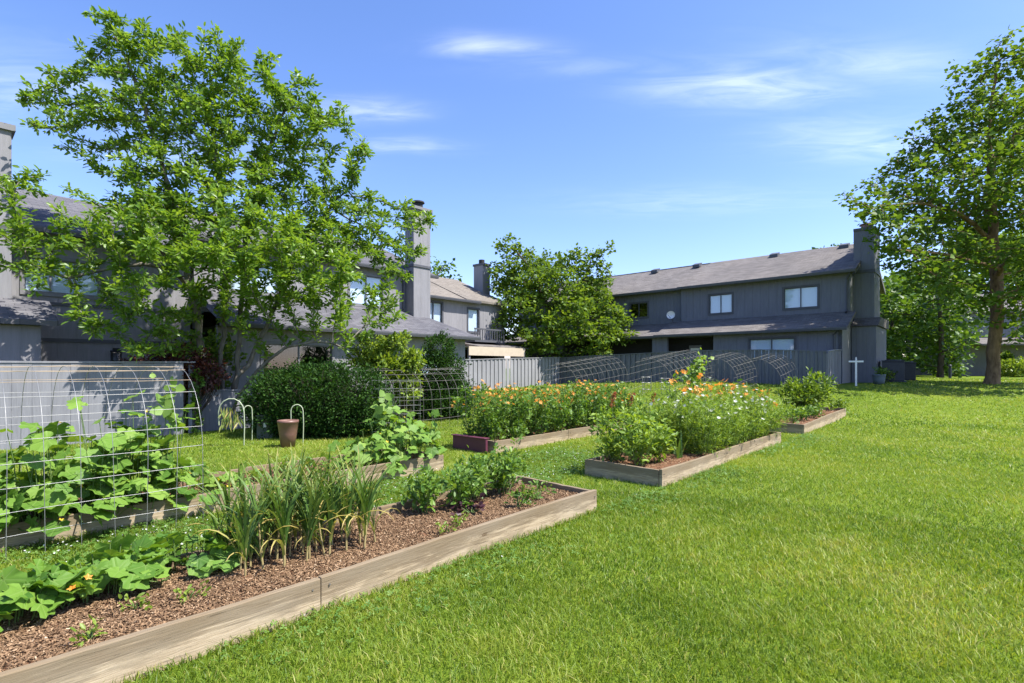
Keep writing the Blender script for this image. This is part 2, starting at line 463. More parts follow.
L['squash'] = leafmat('squash leaf', [(0.07, 0.165, 0.022), (0.13, 0.255, 0.034), (0.20, 0.335, 0.05)], 0.55, 0.38, veins=True, spec=0.3)
L['cucumber'] = leafmat('cucumber leaf', [(0.075, 0.165, 0.022), (0.135, 0.255, 0.034), (0.21, 0.33, 0.055)], 0.55, 0.34, veins=True, spec=0.3)
L['herb'] = leafmat('herb leaf', [(0.055, 0.13, 0.016), (0.105, 0.205, 0.026), (0.17, 0.28, 0.042)], 0.5, 0.35)
L['fern'] = leafmat('feathery leaf', [(0.11, 0.20, 0.025), (0.18, 0.29, 0.036), (0.26, 0.36, 0.055)], 0.55, 0.40)
L['garlic'] = leafmat('garlic leaf', [(0.045, 0.105, 0.022), (0.10, 0.185, 0.034), (0.20, 0.26, 0.055), (0.45, 0.36, 0.12)], 0.5, 0.3, (1.3, 1.25, 0.6))
L['purple'] = leafmat('purple lettuce leaf', [(0.03, 0.012, 0.02), (0.055, 0.02, 0.03), (0.07, 0.035, 0.035)], 0.45, 0.2, (1.3, 0.7, 0.8))
L['orange'] = leafmat('orange petal', [(0.75, 0.24, 0.03), (0.85, 0.37, 0.06), (0.85, 0.52, 0.14)], 0.6, 0.4, (1.2, 0.9, 0.6))
L['whitepetal'] = leafmat('white petal', [(0.65, 0.66, 0.60), (0.75, 0.75, 0.70), (0.8, 0.8, 0.78)], 0.6, 0.35, (1, 1, 0.95))
L['yellow'] = leafmat('yellow petal', [(0.75, 0.50, 0.03), (0.8, 0.58, 0.05)], 0.6, 0.35, (1.1, 1, 0.5))
L['plume'] = leafmat('red amaranth plume', [(0.22, 0.05, 0.03), (0.36, 0.11, 0.05), (0.45, 0.2, 0.09)], 0.7, 0.25, (1.3, 0.7, 0.5))
L['grass'] = leafmat('lawn blade', [(0.055, 0.118, 0.010), (0.150, 0.240, 0.019), (0.275, 0.335, 0.04), (0.44, 0.39, 0.13)], 0.5, 0.38, (1.35, 1.3, 0.5))
L['clover'] = leafmat('clover leaf', [(0.06, 0.14, 0.02), (0.10, 0.20, 0.03), (0.15, 0.25, 0.05)], 0.55, 0.3)
L['chip'] = leafmat('mulch chip', [(0.085, 0.05, 0.028), (0.195, 0.12, 0.066), (0.32, 0.21, 0.122), (0.52, 0.41, 0.28)], 0.9, 0.0, spec=0.15)

# lawn ground
def groundmat():
    m, t, p, o = newmat('lawn soil and thatch')
    a = noise(t, 0.35, 4, objco(t)); b = noise(t, 3.0, 5, objco(t)); c_ = noise(t, 40, 4, objco(t))
    f = tmath(t, 'ADD', tmath(t, 'MULTIPLY', a, 0.35), tmath(t, 'ADD', tmath(t, 'MULTIPLY', b, 0.3), tmath(t, 'MULTIPLY', c_, 0.35)))
    c = ramp(t, f, [(0.34, (0.06, 0.105, 0.011)), (0.5, (0.115, 0.172, 0.016)), (0.66, (0.185, 0.228, 0.03))])
    t.links.new(c, p.inputs['Base Color']); p.inputs['Roughness'].default_value = 1.0; p.inputs['Specular IOR Level'].default_value = 0.1
    bump(t, p, c_, 0.8, 0.03)
    return m
M['ground'] = groundmat()

# ------------------------------------------------------------------ ground
def axis(lo, hi, fine_lo, fine_hi, fs, n_out):
    f = np.arange(fine_lo, fine_hi + 1e-6, fs)
    a = fine_lo - np.geomspace(fs, fine_lo - lo, n_out)[::-1]
    b = fine_hi + np.geomspace(fs, hi - fine_hi, n_out)
    return np.concatenate([a, f, b])
gx = axis(-900, 900, -26, 40, 0.4, 22); gy = axis(-200, 1500, -4, 45, 0.4, 22)
GX, GY = np.meshgrid(gx, gy)
GZ = terrain(GX, GY)
nx, ny = len(gx), len(gy)
ii, jj = np.meshgrid(np.arange(nx - 1), np.arange(ny - 1))
b0 = (jj * nx + ii).ravel()
g = np_obj('ground', np.stack([GX, GY, GZ], -1).reshape(-1, 3), np.stack([b0, b0 + 1, b0 + nx + 1, b0 + nx], 1), M['ground'], smooth=True)
g['kind'] = 'structure'

# ------------------------------------------------------------------ houses
def wall(mb, x0, x1, z0, z1, y, openings=(), th=0.16):
    """wall facing -y in local coordinates with rectangular openings (x0,x1,z0,z1)"""
    xs = sorted({x0, x1, *[q for o in openings for q in o[:2]]}); zs = sorted({z0, z1, *[q for o in openings for q in o[2:]]})
    def hole(i, k):
        if i < 0 or k < 0 or i >= len(xs) - 1 or k >= len(zs) - 1: return True
        cx = (xs[i] + xs[i + 1]) / 2; cz = (zs[k] + zs[k + 1]) / 2
        return any(o[0] < cx < o[1] and o[2] < cz < o[3] for o in openings)
    for i in range(len(xs) - 1):
        for k in range(len(zs) - 1):
            if hole(i, k): continue
            a, b, c, d = xs[i], xs[i + 1], zs[k], zs[k + 1]
            mb.quad((a, y, c), (b, y, c), (b, y, d), (a, y, d)); mb.quad((a, y + th, c), (a, y + th, d), (b, y + th, d), (b, y + th, c))
            if hole(i - 1, k): mb.quad((a, y, c), (a, y, d), (a, y + th, d), (a, y + th, c))
            if hole(i + 1, k): mb.quad((b, y, c), (b, y + th, c), (b, y + th, d), (b, y, d))
            if hole(i, k - 1): mb.quad((a, y, c), (a, y + th, c), (b, y + th, c), (b, y, c))
            if hole(i, k + 1): mb.quad((a, y, d), (b, y, d), (b, y + th, d), (a, y + th, d))
    return mb

def window(parent, x0, x1, z0, z1, y, n=2, blind=True, mat=None, drop=1.0, label=None):
    mb = MB(); t = 0.09; w = 0.045
    yo = y - 0.03
    mb.box(x0 - t, x1 + t, yo, y + 0.05, z0 - t, z0); mb.box(x0 - t, x1 + t, yo, y + 0.05, z1, z1 + t)
    mb.box(x0 - t, x0, yo, y + 0.05, z0, z1); mb.box(x1, x1 + t, yo, y + 0.05, z0, z1)
    for i in range(n + 1):
        c = x0 + (x1 - x0) * i / n
        a, b = max(x0, c - w / 2), min(x1, c + w / 2)
        mb.box(a, b, y + 0.02, y + 0.07, z0, z1)
    for i in range(n):
        a = x0 + (x1 - x0) * i / n + w / 2; b = x0 + (x1 - x0) * (i + 1) / n - w / 2
        mb.box(a, b, y + 0.022, y + 0.068, z0, z0 + 0.035); mb.box(a, b, y + 0.022, y + 0.068, z1 - 0.035, z1)
    o = mb.build('window', mat or M['trim'], parent)
    if label: o['label'] = label
    MB().box(x0, x1, y + 0.045, y + 0.051, z0, z1).build('pane', M['glass'], o)
    if blind:
        MB().box(x0 + 0.01, x1 - 0.01, y + 0.10, y + 0.115, z1 - (z1 - z0) * drop, z1).build('blind', M['blind'], o)
    return o

def slab(x0, x1, ya, za, yb, zb, th=0.14):
    """sloping roof slab whose top runs from (ya,za) up to (yb,zb)"""
    return MB().prism([(ya, za - th), (yb, zb - th), (yb, zb), (ya, za)], x0, x1)

def gutter(parent, x0, x1, y, z):
    return MB().prism([(y - 0.11, z - 0.13), (y - 0.005, z - 0.13), (y - 0.005, z), (y - 0.13, z), (y - 0.13, z - 0.05)], x0, x1).build('gutter', M['trim'], parent)

# ---- right townhouse block: local x runs to the right along the front, y into depth
RB = empty('townhouse_block', (15.94, 25.0, 0), math.atan2(-0.666, 0.746))
tag(RB, 'long dark slate townhouse block with a tall end chimney and brown shingle roof', 'townhouse')
zb = 0.75
XL = -21.0; XS = -8.3                                                # left end, step between the two halves
EZ = 6.2; LZ = 3.42
op_r = [(-2.85, -1.35, 4.60, 5.62), (-6.65, -5.45, 4.60, 5.62)]
wl = MB(); wall(wl, XS, 0, 4.0, EZ, 0, op_r)
wl.build('upper_wall', M['side_shaded'], RB)
op_l = [(-11.8, -10.6, 4.72, 5.6), (-16.5, -15.2, 4.72, 5.6)]
wl = MB(); wall(wl, XL, XS - 0.004, 4.0, EZ, 0.35, op_l)
wl.box(XS - 0.004, XS + 0.1, 0.162, 0.5, 4.0, EZ)
wl.build('upper_wall', M['side_board'], RB)
window(RB, *op_r[0], 0, 2, True); window(RB, *op_r[1], 0, 2, True)
window(RB, *op_l[0], 0.35, 2, False); window(RB, *op_l[1], 0.35, 2, True)
# lower storey stands 1.8 m forward
lo_op = [(-3.95, -1.95, 2.0, 3.02)]
wl = MB(); wall(wl, -5.6, 0, zb - 0.3, LZ - 0.12, -1.8, lo_op); wl.build('lower_wall', M['side_shaded'], RB)
window(RB, *lo_op[0], -1.8, 2, True)
wl = MB(); wall(wl, -9.2, -8.3, zb - 0.3, LZ - 0.12, -1.8); wl.build('lower_wall', M['side_shaded'], RB)
MB().box(-16.2, -15.4, -1.8, -1.64, zb - 0.3, LZ - 0.12).build('lower_wall', M['side_shaded'], RB)
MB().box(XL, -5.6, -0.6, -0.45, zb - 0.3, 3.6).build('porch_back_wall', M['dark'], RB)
d = MB().box(-7.55, -6.85, -0.66, -0.605, zb, 2.85).build('door', M['trim_grey'], RB); d['label'] = 'pale back door under the porch roof'
MB().box(-7.45, -6.95, -0.685, -0.662, 1.9, 2.7).build('pane', M['blind'], d)
MB().box(-5.76, -5.6, -1.8, -0.45, zb - 0.3, 3.3).build('porch_side_wall', M['side_shaded'], RB)
MB().box(XL, 0, -1.76, -0.05, 3.26, 3.30).build('porch_ceiling', M['trim'], RB)
# end walls
MB().prism([(-1.8, zb - 0.3), (0, zb - 0.3), (0, 4.1), (-1.8, LZ - 0.06)], -0.16, 0.003).build('side_wall', M['side_grey'], RB)  # paler than the front walls: sunlight painted in through the siding tone
MB().prism([(0.162, zb - 0.3), (9, zb - 0.3), (9, EZ), (4.5, 8.2), (0.162, EZ + 0.02)], -0.16, 0.0).build('gable_wall', M['side_grey'], RB)  # sunlit end in the paler siding tone; the far gable keeps the darker
MB().box(0.002, 0.03, 0.3, 9.0, 3.55, 3.72).box(0.002, 0.03, 0.3, 9.0, 6.05, 6.2).build('trim_band', M['trim'], RB)
MB().box(0.002, 0.05, 5.6, 5.75, 0.7, 5.2).build('wall_trim', M['trim'], RB)
MB().box(0.002, 0.05, 8.85, 9.0, 0.7, 6.1).build('corner_trim', M['trim'], RB)
MB().box(XL, 0, 8.84, 9.0, zb - 0.3, EZ).build('back_wall', M['side_shaded'], RB)
MB().prism([(0.36, zb - 0.3), (9, zb - 0.3), (9, EZ), (4.5, 8.2), (0.36, EZ + 0.02)], XL, XL + 0.16).build('gable_wall', M['side_shaded'], RB)
# roofs
rf = slab(XS, 0.3, -0.45, EZ, 4.5, 8.33).build('front_roof', M['shingle'], RB)
slab(XL - 0.2, XS - 0.004, -0.1, EZ + 0.02, 4.5, 8.27).build('front_roof', M['shingle'], RB)
MB().prism([(4.504, 8.19), (9.4, 6.06), (9.4, 6.2), (4.504, 8.33)], XL - 0.2, 0.3).build('back_roof', M['shingle'], RB)
slab(-8.9, 0.25, -2.15, LZ, -0.004, 4.28, 0.12).build('porch_roof', M['shingle'], RB)
slab(XL - 0.2, -8.904, -1.95, LZ - 0.02, 0.345, 4.25, 0.12).build('porch_roof', M['shingle'], RB)
gutter(RB, XS, 0.3, -0.452, EZ - 0.01); gutter(RB, XL - 0.2, XS - 0.01, -0.102, EZ + 0.01)
gutter(RB, -8.9, 0.25, -2.152, LZ - 0.01); gutter(RB, XL - 0.2, -8.91, -1.952, LZ - 0.03)
MB().prism([(-0.45, EZ - 0.22), (4.5, 8.1), (4.5, 8.19), (-0.45, EZ - 0.13)], 0.26, 0.302).build('rake_board', M['trim'], RB)
MB().prism([(9.4, EZ - 0.22), (4.504, 8.1), (4.504, 8.19), (9.4, EZ - 0.13)], 0.26, 0.302).build('rake_board', M['trim'], RB)
# chimney outside the gable end
ch = MB().box(0.002, 0.84, 0.9, 2.7, 3.9, 8.2).build('chimney', M['side_shaded'], RB)
MB().box(0.0, 0.89, 0.85, 2.75, 8.2, 8.32).build('cap', M['trim'], ch)
MB().cyl((0.42, 1.8, 8.32), (0.42, 1.8, 8.62), 0.27, 0.25, 18).cyl((0.42, 1.8, 8.62), (0.42, 1.8, 8.67), 0.33, 0.31, 18).build('flue', M['pot_brown'], ch)
MB().box(0.034, 0.88, 0.86, 2.74, 6.15, 6.30).build('band', M['trim'], ch)
MB().box(0.034, 1.0, 0.2, 3.6, zb - 0.3, 3.55).build('chimney_base', M['side_shaded'], RB)
MB().prism([(0.05, 3.56), (0.9, 4.0), (3.7, 4.0), (3.7, 3.56)], 0.034, 1.1).build('chimney_skirt_roof', M['shingle'], RB)
MB().tube([(0.06, -0.3, 6.05), (-0.1, -0.08, 5.8), (-0.1, -0.07, 4.35), (-0.1, -0.35, 4.2)], 0.05, 8).build('downspout', M['trim'], RB)
MB().tube([(-0.1, -2.1, 3.3), (-0.3, -1.88, 3.1), (-0.3, -1.87, 0.9)], 0.045, 8).build('downspout', M['trim'], RB)
MB().tube([(0.05, 6.6, 6.4), (0.05, 6.6, 3.8), (0.05, 6.9, 3.6), (0.05, 6.9, 1.0)], 0.04, 6).build('conduit', M['dark'], RB)
for xv in (-0.9, -4.4, -9.0, -11.9, -15.6, -19.6):
    MB().prism([(3.75, 8.02), (4.2, 8.22), (4.2, 8.36), (3.75, 8.2)], xv - 0.22, xv + 0.22).build('roof_vent', M['trim'], RB)
dish = MB()
ring = []
for k in range(5):
    ring.append((0.015 + 0.055 * k, 0.009 * k * k))
dish.lathe(ring, n=20)
dm = Matrix.Translation((-8.75, -0.35, 4.62)) @ Matrix.Rotation(R(78), 4, 'X') @ Matrix.Rotation(R(15), 4, 'Y')
dish.v = [tuple(dm @ Vector(q)) for q in dish.v]
do = dish.build('satellite_dish', M['white'], RB)
MB().tube([(-8.75, -0.3, 4.6), (-8.75, -0.15, 4.35), (-8.75, -0.2, 4.05)], 0.025, 6).tube([(-8.75, -0.35, 4.4), (-8.72, -0.75, 4.6)], 0.015, 6).build('bracket', M['trim'], do)
# ---- left row: three houses sharing one line; local x runs away along the front, y into depth
LO = (-4.5, 22.9, 0.0)
def left_house(name, label):
    return tag(empty(name, LO, ANG_U), label, 'townhouse')

# middle house with big front chimney
B2 = left_house('townhouse', 'grey townhouse half hidden behind the large multi-stemmed tree, with hipped lower roof')
x0, x1, e2 = -8.3, 1.1, 5.75
ops = [(-2.8, -1.3, 4.14, 5.32), (-7.2, -5.65, 4.2, 5.32)]
w_ = MB(); wall(w_, x0, x1, 3.4, e2, 0, ops); w_.build('upper_wall', M['side_grey'], B2)
for o_ in ops: window(B2, *o_, 0, 2, True, M['trim_grey'])
lop = [(-7.0, -4.7, 0.2, 2.35), (-0.9, 0.1, 1.2, 2.3)]
w_ = MB(); wall(w_, x0, 1.5, -0.3, 2.85, -2.0, lop); w_.build('lower_wall', M['side_grey'], B2)
window(B2, *lop[0], -2.0, 2, False, M['trim_grey'], label='dark sliding glass door'); window(B2, *lop[1], -2.0, 1, True, M['trim_grey'])
MB().prism([(-1.84, -0.3), (2.2, -0.3), (2.2, 2.85), (-1.84, 2.85)], 1.34, 1.5).build('side_wall', M['side_grey'], B2)
MB().prism([(0.162, 2.8), (9, 2.8), (9, e2), (4.5, 7.7), (0.162, e2)], 0.94, 1.1).build('gable_wall', M['side_grey'], B2)
MB().prism([(0.162, -.3), (9, -.3), (9, e2), (4.5, 7.7), (0.162, e2)], x0, x0 + .16).build('gable_wall', M['side_grey'], B2)
MB().box(x0, x1, 8.84, 9.0, -0.3, e2).build('back_wall', M['side_grey'], B2)
slab(x0 - 0.1, x1 + 0.3, -0.28, e2 - 0.02, 4.5, 7.85).build('front_roof', M['shingle_grey'], B2)
MB().prism([(4.504, 7.71), (9.4, 5.6), (9.4, 5.74), (4.504, 7.85)], x0 - 0.1, x1 + 0.3).build('back_roof', M['shingle_grey'], B2)
gutter(B2, x0 - 0.1, x1 + 0.3, -0.282, e2 - 0.03)
hip = MB()
hip.quad((x0 - 0.1, -2.4, 2.93), (1.95, -2.4, 2.93), (0.3, -0.003, 4.05), (x0 - 0.1, -0.003, 4.05))
hip.quad((1.95, -2.4, 2.93), (1.95, 2.6, 2.93), (0.3, 2.6, 4.05), (0.3, -0.003, 4.05))
hip.quad((x0 - 0.1, -2.4, 2.81), (1.95, -2.4, 2.81), (1.95, -2.4, 2.93), (x0 - 0.1, -2.4, 2.93))
hip.quad((1.95, -2.4, 2.81), (1.95, 2.6, 2.81), (1.95, 2.6, 2.93), (1.95, -2.4, 2.93))
hip.quad((x0 - 0.1, -2.4, 2.81), (1.95, -2.4, 2.81), (1.95, 0.5, 2.81), (x0 - 0.1, 0.5, 2.81))
hip.build('lower_roof', M['shingle_grey'], B2)
gutter(B2, x0 - 0.1, 1.95, -2.402, 2.92)
c2 = MB().box(-0.15, 0.75, -0.6, -0.002, 2.9, 8.35).build('chimney', M['side_grey'], B2)
MB().box(-0.22, 0.82, -0.68, 0.0, 8.35, 8.47).build('cap', M['trim_grey'], c2)
MB().box(-0.18, 0.78, -0.64, 0.0, 5.9, 6.0).build('band', M['trim'], c2)
MB().cyl((0.3, -0.33, 8.47), (0.3, -0.33, 8.72), 0.2, 0.2, 16).cyl((0.3, -0.33, 8.72), (0.3, -0.33, 8.78), 0.28, 0.26, 16).build('flue', M['dark'], c2)
MB().tube([(-0.28, -0.5, 5.65), (-0.28, -0.06, 5.4), (-0.28, -0.06, 4.1)], 0.045, 6).build('downspout', M['trim'], B2)

# near-left house
B1 = left_house('townhouse', 'nearest grey townhouse at the left edge with dappled wall and porch lantern')
x0, x1, e1 = -22.0, -8.4, 5.25
ops = [(-12.25, -10.7, 3.6, 4.5)]
w_ = MB(); wall(w_, x0, x1, -0.3, e1, 0, ops); w_.build('front_wall', M['side_grey'], B1)
window(B1, *ops[0], 0, 3, True, M['trim_grey'])
MB().box(-12.3, x1, -0.03, -0.002, 3.28, 3.36).box(-12.3, x1, -0.03, -0.002, 2.30, 2.40).build('trim_band', M['trim'], B1)
MB().box(-9.3, -8.7, -0.03, -0.002, -0.2, 2.1).build('door', M['trim'], B1)
MB().prism([(0.162, -.3), (9, -.3), (9, e1), (4.5, 7.2), (0.162, e1)], x1 - .16, x1).build('gable_wall', M['side_grey'], B1)
MB().prism([(0.162, -.3), (9, -.3), (9, e1), (4.5, 7.2), (0.162, e1)], x0, x0 + .16).build('gable_wall', M['side_grey'], B1)
MB().box(x0, x1, 8.84, 9.0, -0.3, e1).build('back_wall', M['side_grey'], B1)
slab(x0, x1 + 0.2, -0.5, e1 - 0.02, 4.5, 7.35).build('front_roof', M['shingle_grey'], B1)
MB().prism([(4.504, 7.21), (9.4, 5.1), (9.4, 5.24), (4.504, 7.35)], x0, x1 + 0.2).build('back_roof', M['shingle_grey'], B1)
gutter(B1, x0, x1 + 0.2, -0.502, e1 - 0.03)
c1 = MB().box(-14.0, -12.55, -0.65, -0.002, -0.3, 7.45).build('chimney', M['side_grey'], B1)
MB().box(-14.07, -12.48, -0.72, 0.0, 7.45, 7.6).build('cap', M['trim_grey'], c1)
MB().box(-14.04, -12.51, -0.69, 0.0, 5.0, 5.1).build('band', M['trim'], c1)
MB().cyl((-13.3, -0.3, 7.6), (-13.3, -0.3, 7.95), 0.2, 0.2, 14).build('flue', M['dark'], c1)
MB().prism([(-1.9, -0.3), (-0.66, -0.3), (-0.66, 3.1), (-1.9, 2.6)], -17, -12.15).build('porch_wall', M['side_grey'], B1)
slab(-17.2, -11.85, -2.15, 2.72, -0.66, 3.32, 0.12).build('porch_roof', M['shingle_grey'], B1)
lan = MB().box(-10.45, -10.2, -0.16, -0.034, 1.75, 1.82).box(-10.45, -10.2, -0.2, -0.034, 2.05, 2.10)
for a_ in (-10.44, -10.23):
    for b_ in (-0.19, -0.06): lan.box(a_, a_ + 0.02, b_, b_ + 0.02, 1.82, 2.05)
lan.box(-10.40, -10.25, -0.15, -0.06, 2.10, 2.17)
ln = lan.build('lantern', M['dark'], B1)
MB().box(-10.41, -10.24, -0.165, -0.075, 1.82, 2.05).build('pane', M['glass'], ln)

# far-left house beyond the chimney
B3 = left_house('townhouse', 'grey townhouse with tan roof and beige awning beyond the pale fence')
x0, x1, e3, yf = 1.15, 8.9, 5.3, 2.5
ops = [(2.96, 4.08, 3.7, 4.98), (5.95, 6.75, 3.6, 4.85)]
w_ = MB(); wall(w_, x0, x1, 3.0, e3, yf, ops); w_.build('upper_wall', M['side_grey'], B3)
window(B3, *ops[0], yf, 2, True, M['trim']); window(B3, *ops[1], yf, 1, True, M['trim'])
lop = [(4.4, 8.3, 0.4, 2.6)]
w_ = MB(); wall(w_, 1.6, x1, -0.2, 3.0, yf, lop); w_.build('lower_wall', M['side_grey'], B3)
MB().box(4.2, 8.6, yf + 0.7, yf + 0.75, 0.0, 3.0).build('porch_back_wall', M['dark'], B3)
MB().prism([(yf + 0.162, 0), (11, 0), (11, e3), (7, 7.2), (yf + 0.162, e3)], x1 - .16, x1).build('gable_wall', M['side_grey'], B3)
MB().prism([(yf + 0.162, 0), (11, 0), (11, e3), (7, 7.2), (yf + 0.162, e3)], x0, x0 + .16).build('gable_wall', M['side_grey'], B3)
MB().box(x0, x1, 10.84, 11, 0, e3).build('back_wall', M['side_grey'], B3)
slab(x0, 6.6, yf - 0.25, e3 - 0.02, 7, 7.3).build('front_roof', M['shingle_tan'], B3)
slab(5.6, x1 + 0.35, yf - 0.25, e3 + 0.03, 7.02, 7.33, 0.12).build('front_roof', M['shingle_tan'], B3)
MB().prism([(7.03, 7.15), (11.4, 5.2), (11.4, 5.33), (7.03, 7.29)], x0, x1 + 0.35).build('back_roof', M['shingle_tan'], B3)
gutter(B3, x0, 6.6, yf - 0.252, e3 - 0.03)
c3 = MB().box(x1 + 0.002, x1 + 0.62, 4.3, 5.1, 2.0, 7.9).build('chimney', M['side_grey'], B3)
MB().box(x1 - 0.03, x1 + 0.68, 4.24, 5.16, 7.9, 8.03).build('cap', M['trim'], c3)
MB().cyl((x1 + 0.3, 4.7, 8.03), (x1 + 0.3, 4.7, 8.3), 0.18, 0.18, 12).build('flue', M['dark'], c3)
bal = MB().box(5.6, 7.9, yf - 0.9, yf - 0.003, 3.0, 3.12).box(5.6, 7.9, yf - 0.9, yf - 0.84, 3.66, 3.74)
for i in range(13): bal.box(5.62 + i * 0.187, 5.66 + i * 0.187, yf - 0.89, yf - 0.85, 3.12, 3.66)
bal.build('balcony', M['trim'], B3)
slab(5.0, x1 + 0.2, yf - 1.7, 2.75, yf - 0.003, 3.0, 0.1).build('lower_roof', M['shingle'], B3)
aw = MB().prism([(yf - 2.4, 2.62), (yf - 0.2, 2.70), (yf - 0.2, 2.74), (yf - 2.4, 2.66)], 3.7, 7.9)
aw.prism([(yf - 2.43, 2.22), (yf - 2.4, 2.22), (yf - 2.4, 2.66), (yf - 2.43, 2.66)], 3.7, 7.9)
aw.build('awning', M['awning'], B3)
for a_ in (3.75, 7.8): MB().box(a_, a_ + 0.1, yf - 2.38, yf - 2.28, 0.2, 2.62).build('awning_post', M['trim_grey'], B3)

# ---- far right house behind the big tree
FH = tag(empty('house', (39.6, 45.5, 0), R(-10)), 'far grey house with a red brown door behind the big shade tree', 'house')
wl = MB(); wall(wl, -1.2, 14, 0.5, 6.5, 0, [(1.6, 2.7, 0.9, 3.0), (4.0, 5.4, 1.6, 2.9)]); wl.build('front_wall', M['side_grey'], FH)
MB().box(1.6, 2.7, 0.06, 0.12, 0.9, 3.0).build('door', M['door_red'], FH)
window(FH, 4.0, 5.4, 1.6, 2.9, 0, 2, True, M['trim'])
MB().prism([(0.162, 0.5), (8, 0.5), (8, 6.5), (4, 8.3), (0.162, 6.5)], -1.2, -1.04).build('gable_wall', M['side_grey'], FH)
MB().prism([(0.162, 0.5), (8, 0.5), (8, 6.5), (4, 8.3), (0.162, 6.5)], 13.84, 14).build('gable_wall', M['side_grey'], FH)
MB().box(-1.2, 14, 7.84, 8, 0.5, 6.5).build('back_wall', M['side_grey'], FH)
slab(-1.5, 14.3, -0.4, 6.45, 4, 8.4).build('front_roof', M['shingle'], FH)
MB().prism([(4.004, 8.26), (8.4, 6.31), (8.4, 6.45), (4.004, 8.4)], -1.5, 14.3).build('back_roof', M['shingle'], FH)
slab(-0.6, 9, -2.0, 3.6, -0.003, 4.25, 0.14).build('porch_roof', M['shingle'], FH)
for a_ in (0.0, 4.4, 8.6): MB().box(a_, a_ + 0.14, -1.8, -1.66, 0.5, 3.45).build('porch_post', M['trim'], FH)

# ------------------------------------------------------------------ fences
def fence(name, label, pts, height, mat, bw=0.14, gap=0.012, cap=True, post_every=2.4, relief=0.02):
    """vertical boards along a ground line; every board keeps to the ground"""
    root = tag(empty(name, (pts[0][0], pts[0][1], tz(*pts[0])), 0), label, 'fence')
    off = Vector(root.location)
    A = np.array(pts[0]); B = np.array(pts[1]); Ld = np.linalg.norm(B - A); d = (B - A) / Ld; nn = np.array([d[1], -d[0]])
    rr = random.Random(len(label))
    mb = MB(); n = int(Ld / bw)
    def top(s): 
        p0 = A + d * (round(s / post_every) * post_every); return None
    for i in range(n):
        s0 = i * bw + gap / 2; s1 = (i + 1) * bw - gap / 2
        m_ = A + d * (s0 + s1) / 2; z = tz(*m_)
        fr = (relief if i % 2 else 0.0) + rr.uniform(0, 0.006)
        q = []
        for s in (s0, s1):
            for k in (0.0 + fr, 0.022 + fr):
                q.append(A + d * s - nn * (k - 0.022))
        # q: s0 front.. ; order ring
        ringp = [q[0], q[2], q[3], q[1]]
        h = height + rr.uniform(-0.006, 0.006)
        mb.hexa([(p[0] - off.x, p[1] - off.y, z - 0.06 - off.z) for p in ringp], [(p[0] - off.x, p[1] - off.y, z + h - off.z) for p in ringp])
    mb.build('boards', mat, root)
    npost = max(2, int(Ld / post_every) + 1)
    for i in range(npost):
        s = min(Ld - 0.05, i * Ld / (npost - 1)); p = A + d * s - nn * 0.09; z = tz(*p) - off.z
        MB().box(p[0] - off.x - 0.045, p[0] - off.x + 0.045, p[1] - off.y - 0.045, p[1] - off.y + 0.045, z - 0.1, z + height - 0.05).build('post', mat, root)
    if cap:
        c_ = MB(); k = 12
        for i in range(k):
            pa = A + d * (Ld * i / k); pb = A + d * (Ld * (i + 1) / k); za, zb_ = tz(*pa) + height - off.z, tz(*pb) + height - off.z
            a1, a2, b1, b2 = pa + nn * 0.04, pa - nn * 0.06, pb + nn * 0.04, pb - nn * 0.06
            f_ = lambda p, z: (p[0] - off.x, p[1] - off.y, z)
            c_.hexa([f_(a1, za + 0.008), f_(b1, zb_ + 0.008), f_(b2, zb_ + 0.008), f_(a2, za + 0.008)], [f_(a1, za + 0.045), f_(b1, zb_ + 0.045), f_(b2, zb_ + 0.045), f_(a2, za + 0.045)])
        c_.build('cap_rail', mat, root)
    return root

FA = np.array([-10.0, 10.3]); 
fence('fence', 'tall plain grey fence with tree shadows behind the near-left wire arch', tuple([tuple(FA - 7 * U), tuple(FA + 3.45 * U)]), 1.70, M['fence_flat'], 0.30, 0.004, True, 2.4, 0.0)
LF = FA + 3.55 * U + 0.25 * V
fence('fence', 'low grey fence under the multi-stemmed tree beside the dark bush', (tuple(LF), tuple(LF + 3.2 * U)), 0.98, M['fence_flat'], 0.30, 0.004, True, 1.6, 0.0)
FC = np.array([2.74, 30.3]); FR = np.array([12.74, 21.4]); FL = FC - 9.2 * U
fence('fence', 'sunlit pale grey board fence in front of the house with the awning', (tuple(FL), tuple(FC)), 1.5, M['fence_lit'], 0.145, 0.02, True, 2.4, 0.03)
fence('fence', 'long shaded slate board fence in front of the long townhouse block', (tuple(FC + 0.05 * U - 0.0 * V), tuple(FR)), 1.45, M['fence_shaded'], 0.145, 0.02, True, 2.4, 0.03)
fence('fence', 'short sunlit end of fence beside the white post', (tuple(FR + 0.1 * U), tuple(FR + 2.6 * U)), 1.45, M['fence_lit'], 0.145, 0.02, True, 2.4, 0.03)  # continues the dark run, in the paler colour painted for sun

